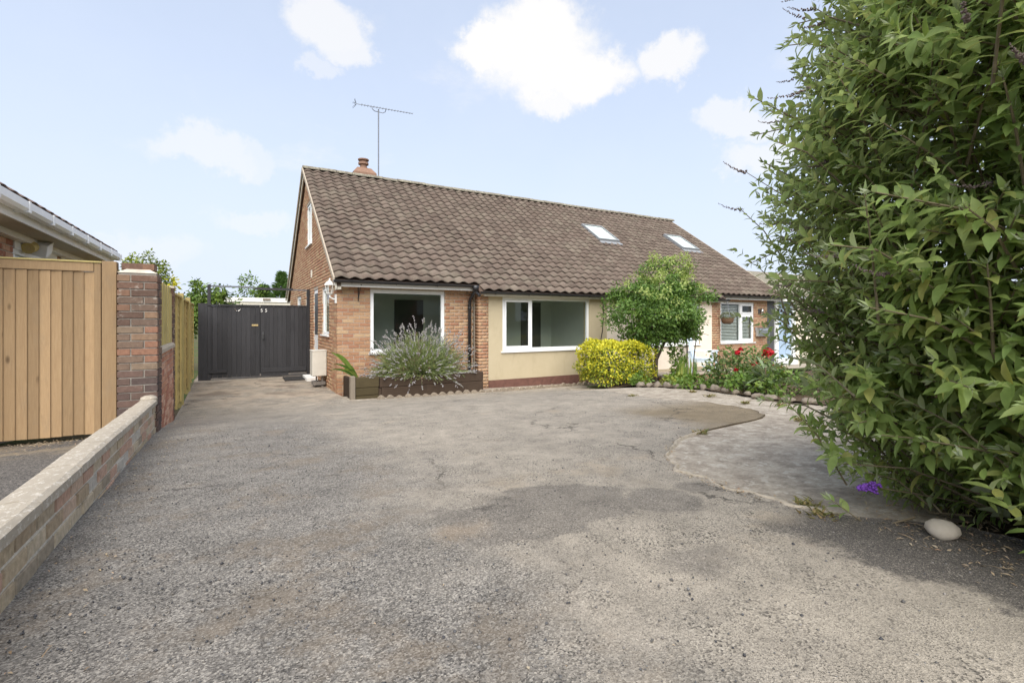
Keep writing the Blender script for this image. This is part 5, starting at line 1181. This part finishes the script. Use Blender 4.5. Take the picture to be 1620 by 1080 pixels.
# ------------------------------------------------------------------ background
ga = thing('white_garage', 'white flat roofed garage behind the black gate', 'garage', (0, 14, 0))
MB().box(-2.4, 3.5, 14.05, 18, -.2, 2.1).build('wall', M['white'], ga); MB().box(-2.5, 3.6, 13.95, 18.1, 2.28, 2.47).build('roof_fascia', M['white'], ga); MB().box(-2.45, 3.55, 14.0, 18.05, 2.1, 2.279).build('soffit_band', M['cream'], ga); MB().box(-.72, -.42, 13.9, 13.949, 2.36, 2.44).build('bracket', M['greywood'], ga)
def bush(name, label, cat, c, rad, n, size, m, seed, trunk=True, clumps=60):
    t = thing(name, label, cat, (c[0], c[1], -.05)); crown_leaves(c, rad, n, size, m, 'crown', t, .55, seed, clumps=clumps, cl=.30)
    MB().tube([(c[0], c[1], -.2), (c[0], c[1], c[2])], [.10, .05], 7).build('trunk', M['bark'], t)
bush('clipped_conifer', 'round topped yellow green bush showing above the dark brick pier', 'bush', (-4.16, 8, 2.55), (.62, .6, .95), 4200, .10, 'limegreen', 71)
bush('laurel_bush', 'broad glossy laurel showing over the gate beside the lap fence', 'bush', (-2.55, 7.0, 1.75), (.85, .6, .78), 3600, .13, 'hedge', 72)
bush('background_tree', 'thin open deciduous tree behind the white garage', 'tree', (-1.15, 20, 2.6), (.75, .8, 1.3), 1300, .16, 'hedge', 73, clumps=40)
def conifer(c, h, r, seed, label):
    t = thing('conifer_tree', label, 'tree', (c[0], c[1], 0), 'dark conifers behind the garage'); rr = np.random.default_rng(seed); n = 2600
    f = rr.random(n) ** .8; az = rr.random(n) * 6.283; tier = .75 + .35 * np.sin(f * 34 + 2 * np.sin(az * 3)); rad = r * (1 - f) * tier * (.55 + .45 * rr.random(n)) + .03
    P = np.stack([c[0] + rad * np.cos(az), c[1] + rad * np.sin(az), .5 + f * (h - .5)], 1); D_ = np.stack([np.cos(az), np.sin(az), .15 + .6 * f], 1) + .4 * norm(rr.normal(size=(n, 3)))
    npmesh('crown', *leaves(P, D_, np.array([0, 0, 1.]) + .6 * norm(rr.normal(size=(n, 3))), .30 * rr.uniform(.6, 1.2, n), .13), M['conifer'], t); MB().tube([(c[0], c[1], -.2), (c[0], c[1], h * .9)], [.14, .02], 7).build('trunk', M['bark'], t)
conifer((.50, 20, 0), 4.1, 1.4, 74, 'dark conifer with pointed top beside the gable of the bungalow'); conifer((-.35, 20.6, 0), 3.35, 1.3, 75, 'lower dark conifer between the thin tree and the pointed conifer')
sb = thing('background_shrub', 'wispy pale shoots rising behind the yellow board fence', 'shrub', (-3.1, 1.5, 0))
crown_leaves((-3.0, .6, 1.95), (.16, .5, .20), 130, .08, 'rosegr', 'foliage', sb, .3, 77, clumps=12, cl=.4); MB().tube([(-3.0, .6, -.05), (-3.0, .6, 1.9)], .012, 5).tube([(-2.95, 1.4, -.05), (-2.9, 1.6, 2.25)], .008, 5).build('stem', M['stem'], sb)
crown_leaves((-2.9, 1.6, 2.1), (.10, .2, .22), 50, .08, 'gold', 'yellow_shoots', sb, .3, 78, clumps=8, cl=.4)
# house roof beyond the far end
fh = thing('distant_bungalow', 'pale roofed bungalow just visible past the far roof verge', 'house', (21, 4, 0))
MB().box(18.5, 27, 2.6, 9, -.3, 2.6).build('wall', M['render_pale'], fh)
MB().add([(18.2, 2.2, 2.55), (27.4, 2.2, 2.55), (27.4, 5.8, 4.0), (18.2, 5.8, 4.0), (18.2, 2.2, 2.65), (27.4, 2.2, 2.65), (27.4, 5.8, 4.1), (18.2, 5.8, 4.1)], MB.BF).add([(18.2, 5.8, 4.0), (27.4, 5.8, 4.0), (27.4, 9.4, 2.55), (18.2, 9.4, 2.55), (18.2, 5.8, 4.1), (27.4, 5.8, 4.1), (27.4, 9.4, 2.65), (18.2, 9.4, 2.65)], MB.BF).build('roof', M['ridge'], fh)
MB().add([(18.35, 3.0, 2.98), (19.3, 3.0, 2.98), (19.3, 3.9, 3.34), (18.35, 3.9, 3.34), (18.35, 3.0, 3.02), (19.3, 3.0, 3.02), (19.3, 3.9, 3.38), (18.35, 3.9, 3.38)], MB.BF).build('roof_window', M['white'], fh)

# ------------------------------------------------------------------ across the street (mirrored in the window panes)
oh = thing('opposite_bungalow', 'brick bungalow with white gutter across the street mirrored in the window panes', 'house', (14, -27, .9))
MB().box(9, 19, -32, -26, .5, 3.4).build('wall', M['red_brick'], oh); MB().box(8.8, 19.2, -25.98, -25.7, 3.35, 3.5).build('gutter', M['white'], oh)
MB().add([(8.7, -25.7, 3.5), (19.3, -25.7, 3.5), (19.3, -29, 5.8), (8.7, -29, 5.8), (8.7, -32.3, 3.5), (19.3, -32.3, 3.5)], [(0, 1, 2, 3), (3, 2, 5, 4), (0, 3, 4), (1, 5, 2), (0, 4, 5, 1)]).build('roof', M['tile'], oh); MB().box(10.5, 13, -25.99, -25.95, 1.9, 3.0).box(15, 17, -25.99, -25.95, 1.9, 3.0).build('window', M['upvc'], oh)
for i_, (x_, y_, r_, h_, l_) in enumerate(((6.5, -20, 1.5, 3.2, 'rounded street tree mirrored in the bay window'), (18, -20, 2.0, 4.6, 'tall street tree mirrored in the wide window'), (22.5, -19, 2.0, 4.2, 'broad street tree mirrored near the window edge'))):
    bush('street_tree', l_, 'tree', (x_, y_, 1 + h_ * .5), (r_, r_, h_ * .5), 2600, .28, 'maple', 90 + i_, clumps=50)

# ------------------------------------------------------------------ buddleia
bd = thing('buddleia_bush', 'huge green buddleia with long pointed leaves overhanging the driveway edge', 'bush', (1.27, -9.87, .6))
BC = Vector((1.30, -9.86))
_hz = np.array([.55, .72, .95, 1.3, 1.7, 2.2, 2.6, 2.95, 3.3, 3.7, 4.1, 4.4]); _hr = np.array([.48, .63, .81, .99, 1.12, 1.18, 1.14, 1.01, .82, .58, .32, .1])
def brad(z, az): return np.interp(z, _hz, _hr) * (1 + .38 * np.maximum(0, np.cos(az - R(98))) * np.clip((1.35 - z) / .8, 0, 1)) * (1 + .06 * np.sin(az * 3 + z * 1.7) + .05 * np.sin(az * 7 + z * 4.1) + .04 * np.sin(az * 13 - z * 6))
shoots = []; NS = 6400
lp, ld, ln, ll = [], [], [], []; tp, td = [], []; sst = MB(); spikes = []
for i in range(NS):
    z = .62 + (4.35 - .62) * random.random() ** .95; az = random.uniform(-math.pi, math.pi)
    a_cam = math.atan2(CAM.y - BC.y, CAM.x - BC.x)
    dcam = abs((az - a_cam + math.pi) % (2 * math.pi) - math.pi)
    if z > 2.7 and random.random() < .35: continue
    if dcam > 2.0 and random.random() < .62: continue
    rr = float(brad(z, az)) * random.choice((1.1, 1.04, 1, 1, .94, .86, .74)) * random.uniform(.92, 1.05) + (.16 * random.random() ** 3)
    tip = Vector((BC.x + rr * math.cos(az), BC.y + rr * math.sin(az), z))
    L = random.uniform(.26, .55); outw = Vector((math.cos(az), math.sin(az), 0)); upk = random.uniform(.15, 1.0) * (1.1 if z > 1.4 else .55)
    if z > 3.2: upk += .5
    d0_ = (outw + Vector((0, 0, upk)) + Vector((random.gauss(0, .35), random.gauss(0, .35), random.gauss(0, .2)))).normalized()
    if math.hypot(tip.x - .60, tip.y + 9.52) < .29 and z < .92: continue
    base = tip - d0_ * L + Vector((0, 0, -.03)); mid = base.lerp(tip, .5) + Vector((0, 0, .04))
    if base.z < G1(base.x, base.y) + .03: base.z = G1(base.x, base.y) + .03
    nn = int(L / .037); ph = random.uniform(0, 3.14)
    if i % 2 == 0: sst.tube([base, mid, tip], [.005, .0038, .0022], 4, False)
    for j in range(nn):
        f = (j + .6) / nn; p = base.lerp(mid, f * 2) if f < .5 else mid.lerp(tip, f * 2 - 1); ax = (tip - mid if f > .5 else mid - base).normalized()
        s1 = ax.cross(Vector((0, 0, 1))).normalized(); s2 = ax.cross(s1); pa = ph + (j % 2) * math.pi / 2 + random.gauss(0, .25); sd_ = s1 * math.cos(pa) + s2 * math.sin(pa)
        size = (.024 + .050 * math.sin(math.pi * min(1, (1 - f) * .85 + .12))) * random.uniform(.65, 1.3) * (1.12 if math.cos(az - a_cam) > .5 else .9)
        for sg in (1, -1):
            dd = (sd_ * sg + ax * (.35 + .5 * f) + Vector((0, 0, -.18 + random.gauss(0, .18)))).normalized(); nrm_ = (ax + Vector((0, 0, .7)) + Vector((random.gauss(0, .2), random.gauss(0, .2), 0))).normalized()
            lp.append(p); ld.append(dd); ln.append(nrm_); ll.append(size)
    axt = (tip - mid).normalized()
    for k in range(4):
        o_ = Vector((random.gauss(0, 1), random.gauss(0, 1), random.gauss(0, 1))).normalized(); tp.append(tip); td.append((axt * 1.3 + o_ * .7))
    if random.random() < (.05 if z > 1.5 else .01): spikes.append((tip, (axt + Vector((0, 0, -.1)) + outw * .5).normalized()))
# long wands that stick out against the sky
for (z, daz, ex) in ((2.02, -1.08, .34), (2.9, -1.1, .05)):
    az = a_cam + daz; r0 = float(brad(z, az)) - .15; b = Vector((BC.x + r0 * math.cos(az), BC.y + r0 * math.sin(az), z - .1)); o_ = Vector((math.cos(az), math.sin(az), .62)).normalized(); e = b + o_ * (ex + .25); m_ = b.lerp(e, .5) + Vector((0, 0, -.05)); sst.tube([b, m_, e], [.004, .003, .0016], 5, False)
    for j in range(6):
        f = .1 + .85 * j / 6 + random.uniform(-.04, .04); p = b.lerp(e, f); ax = o_.normalized(); s1 = ax.cross(Vector((0, 0, 1))).normalized(); s2 = ax.cross(s1); pa = j * math.pi / 2 + random.uniform(-.6, .6); sd_ = s1 * math.cos(pa) + s2 * math.sin(pa)
        for sg in (1, -1): lp.append(p); ld.append(sd_ * sg + ax * .5 + Vector((0, 0, -.25))); ln.append(ax + Vector((0, 0, .7))); ll.append((.13 - .07 * f) * random.uniform(.6, 1.2))
    spikes.append((e, (o_ + Vector((0, 0, .15))).normalized()))
lp = np.array([list(x) for x in lp]); ld = np.array([list(x) for x in ld]); ln = np.array([list(x) for x in ln]); ll = np.array(ll)
ok = ~((np.hypot(lp[:, 0] - .50, lp[:, 1] + 9.36) < .17) & (lp[:, 2] < .86) & (lp[:, 2] > .62)) & (lp[:, 2] > gz(lp[:, 0], lp[:, 1]) + .03) & ~((np.hypot(lp[:, 0] - .58, lp[:, 1] + 9.52) < .22) & (lp[:, 2] < .80)); lp, ld, ln, ll = lp[ok], ld[ok], ln[ok], ll[ok]
# keep the camera's own spot free
ok = np.linalg.norm(lp - np.array(CAM), axis=1) > .95; lp, ld, ln, ll = lp[ok], ld[ok], ln[ok], ll[ok]
dist = np.linalg.norm(lp - np.array(CAM), axis=1)
ct, stn = math.cos(YAW), math.sin(YAW); rel = lp - np.array(CAM); zc = rel[:, 0] * stn + rel[:, 1] * ct; xc = rel[:, 0] * ct - rel[:, 1] * stn
vis = (zc > .3) & (xc / np.maximum(zc, .01) < 1.04) & (rel[:, 2] / np.maximum(zc, .01) < .66) & (rel[:, 2] / np.maximum(zc, .01) > -.75)
outness = np.hypot(lp[:, 0] - BC.x, lp[:, 1] - BC.y) / np.interp(lp[:, 2], _hz, _hr)
score = ll / dist * np.where(vis, 1, .01) * np.where(outness > .86, 1, .35); order = np.argsort(-score)
single, rest = order[:300], order[300:]
tv_, tf_ = leaf_tpl('lance')
lmes = []
for k in range(4):
    wv = .30 + .05 * k; V = tv_ * np.array([wv, 1, 1]); V[:, 2] += (-.05 * k) * V[:, 1] ** 2
    me = bpy.data.meshes.new('leaf'); me.from_pydata(V.tolist(), [], tf_.tolist()); me.materials.append(M['bud']); me.polygons.foreach_set('use_smooth', [True] * len(tf_)); me.update(); lmes.append(me)
for i in single:
    d_ = Vector(ld[i]).normalized(); x_ = d_.cross(Vector(ln[i])).normalized(); z_ = x_.cross(d_); m = Matrix.Identity(4); L = ll[i]
    for c_, e in enumerate((x_, d_, z_)): m[0][c_], m[1][c_], m[2][c_] = e * L
    m.translation = Vector(lp[i]) - wl(bd); o = bpy.data.objects.new('leaf', lmes[random.randrange(4)]); link(o, bd); o.matrix_local = m
o = npmesh('foliage', *leaves(lp[rest], ld[rest], ln[rest], ll[rest], ll[rest] * rng.uniform(.28, .44, len(rest)), 'lance'), M['bud'], bd, True); o['kind'] = 'stuff'
tp = np.array([list(x) for x in tp]); td = np.array([list(x) for x in td])
ok = (np.linalg.norm(tp - np.array(CAM), axis=1) > .95); tp, td = tp[ok], td[ok]
o = npmesh('shoot_tips', *leaves(tp, td, sph(len(tp)), .045 * rng.uniform(.6, 1.2, len(tp)), .011, 'simple'), M['budtip'], bd); o['kind'] = 'stuff'
o = sst.build('twigs', M['stem'], bd); o['kind'] = 'stuff'
# inner leaves that close the view through the bush
n = 8500; zz = rng.uniform(.7, 3.7, n); az = rng.uniform(-np.pi, np.pi, n); rr = brad(zz, az) * rng.uniform(.30, .80, n); P = np.stack([BC.x + rr * np.cos(az), BC.y + rr * np.sin(az), zz], 1)
L = rng.uniform(.07, .12, n); o = npmesh('inner_foliage', *leaves(P, sph(n) + np.array([0, 0, -.3]), sph(n) + np.array([0, 0, .8]), L, L * .42, 'simple'), M['bud'], bd); o['kind'] = 'stuff'
br = MB()
for i in range(16):
    t = i * .393; b = Vector((BC.x + .12 * math.cos(t), BC.y + .12 * math.sin(t), .5)); h = random.uniform(2.2, 3.6); e = Vector((BC.x + .5 * math.cos(t), BC.y + .5 * math.sin(t), h)); br.tube([b, b.lerp(e, .4) + Vector((0, 0, .3)), e], [.03, .02, .007], 6)
br.build('branch', M['bark'], bd, True)
for (p, d_) in spikes:
    if (p - CAM).length < 1.0: continue
    n = 34; f = np.linspace(0, 1, n); Ls = random.uniform(.10, .18); P = np.array(p) + np.outer(f * Ls, np.array(d_)) + np.outer(np.sin(f * 2.2) * .02, (0, 0, -1)) ; t = sph(n)
    V, F = leaves(P, t + np.array(d_) * .6, sph(n), .014 * (1.15 - .75 * f), .008 * (1.2 - .6 * f), 'spike'); npmesh('flower_spike', V, F, M['spent'], bd)
MB().tube([(1.05, -9.55, .66), (.85, -9.40, .70), (.62, -9.28, .745)], [.005, .004, .002], 5).build('twig', M['stem'], bd)
p = Vector((.62, -9.28, .745)); n = 90; f = rng.random(n); d_ = np.array([-.75, .25, .05]); P = np.array(p) + np.outer(f * .11, d_) + sph(n) * .018 * (1.1 - f)[:, None]
o = npmesh('flower_spike', *leaves(P, sph(n) + d_ * .5, sph(n), .018, .014, 'spike'), M['purple'], bd); o['label'] = 'fresh purple flower spike'
# ------------------------------------------------------------------ loose things on the ground
o = MB().blobm((.665, -9.49, G1(.66, -9.47) + .030), .062, .055, .040, 21, 9, 6, .10).build('pale_stone', M['pebble'], None, True); tag(o, 'smooth pale stone lying at the foot of the big buddleia', 'stone')
# leaf litter and gravel
def scatter(n, fx, size, m, name, kind='bit', flat=.25, ratio=.5):
    P = np.array([fx() for _ in range(n)]); P3 = np.stack([P[:, 0], P[:, 1], gz(P[:, 0], P[:, 1]) + .006], 1); az = rng.random(n) * 6.283; D_ = np.stack([np.cos(az), np.sin(az), rng.normal(0, flat, n)], 1)
    L = size * rng.lognormal(0, .4, n); o = npmesh(name, *leaves(P3, D_, np.array([0, 0, 1.]) + .3 * sph(n), L, L * ratio, kind), M[m], None); o['kind'] = 'stuff'; return o
def f_wallfoot():
    y = random.uniform(-9.8, 3.8); return (WX(y) + .02 + abs(random.gauss(0, .16)), y)
def f_bushfoot():
    t = random.uniform(1.6, 4.6); r = random.uniform(.42, .92) + random.gauss(0, .05); return (BC.x + r * math.cos(t), BC.y + r * math.sin(t))
def f_lip():
    y = random.uniform(-9.15, -7.4); return (drive_r(y) + random.gauss(-.01, .035), y)
def f_nfence(): return (random.uniform(-5.5, -2.7), -4.05 - abs(random.gauss(0, .28)))
scatter(900, f_wallfoot, .011, 'litter', 'leaf_litter', 'simple'); scatter(1500, f_bushfoot, .016, 'litter', 'leaf_litter', 'simple', ratio=.35); scatter(900, f_nfence, .02, 'litter', 'leaf_litter', 'simple', ratio=.4)
scatter(70, f_wallfoot, .045, 'litter', 'dry_twigs', 'blade', .05, .04)
scatter(160, f_bushfoot, .06, 'litter', 'dry_twigs', 'blade', .05, .05)
def f_drivechip():
    while True:
        y = -10.2 + 5.5 * random.random() ** 1.6; x = random.uniform(WX(y) + .02, drive_r(y) - .03); 
        if random.random() < (.9 if x < -1.0 else .22): return (x, y)
scatter(420, f_lip, .008, 'litter', 'path_grit', 'bit')
scatter(160, f_drivechip, .007, 'litter', 'leaf_litter', 'simple')
n = 9000; P = np.array([f_drivechip() for _ in range(n)]); s = .0032 * rng.lognormal(0, .35, n); P3 = np.stack([P[:, 0], P[:, 1], gz(P[:, 0], P[:, 1]) + s * .25], 1)
D_ = sph(n); D_[:, 2] *= .3; o = npmesh('gravel', *leaves(P3 - norm(D_) * s[:, None], D_, sph(n), s * 2, s * 1.7, 'spike'), M['gravel'], None); o['kind'] = 'stuff'
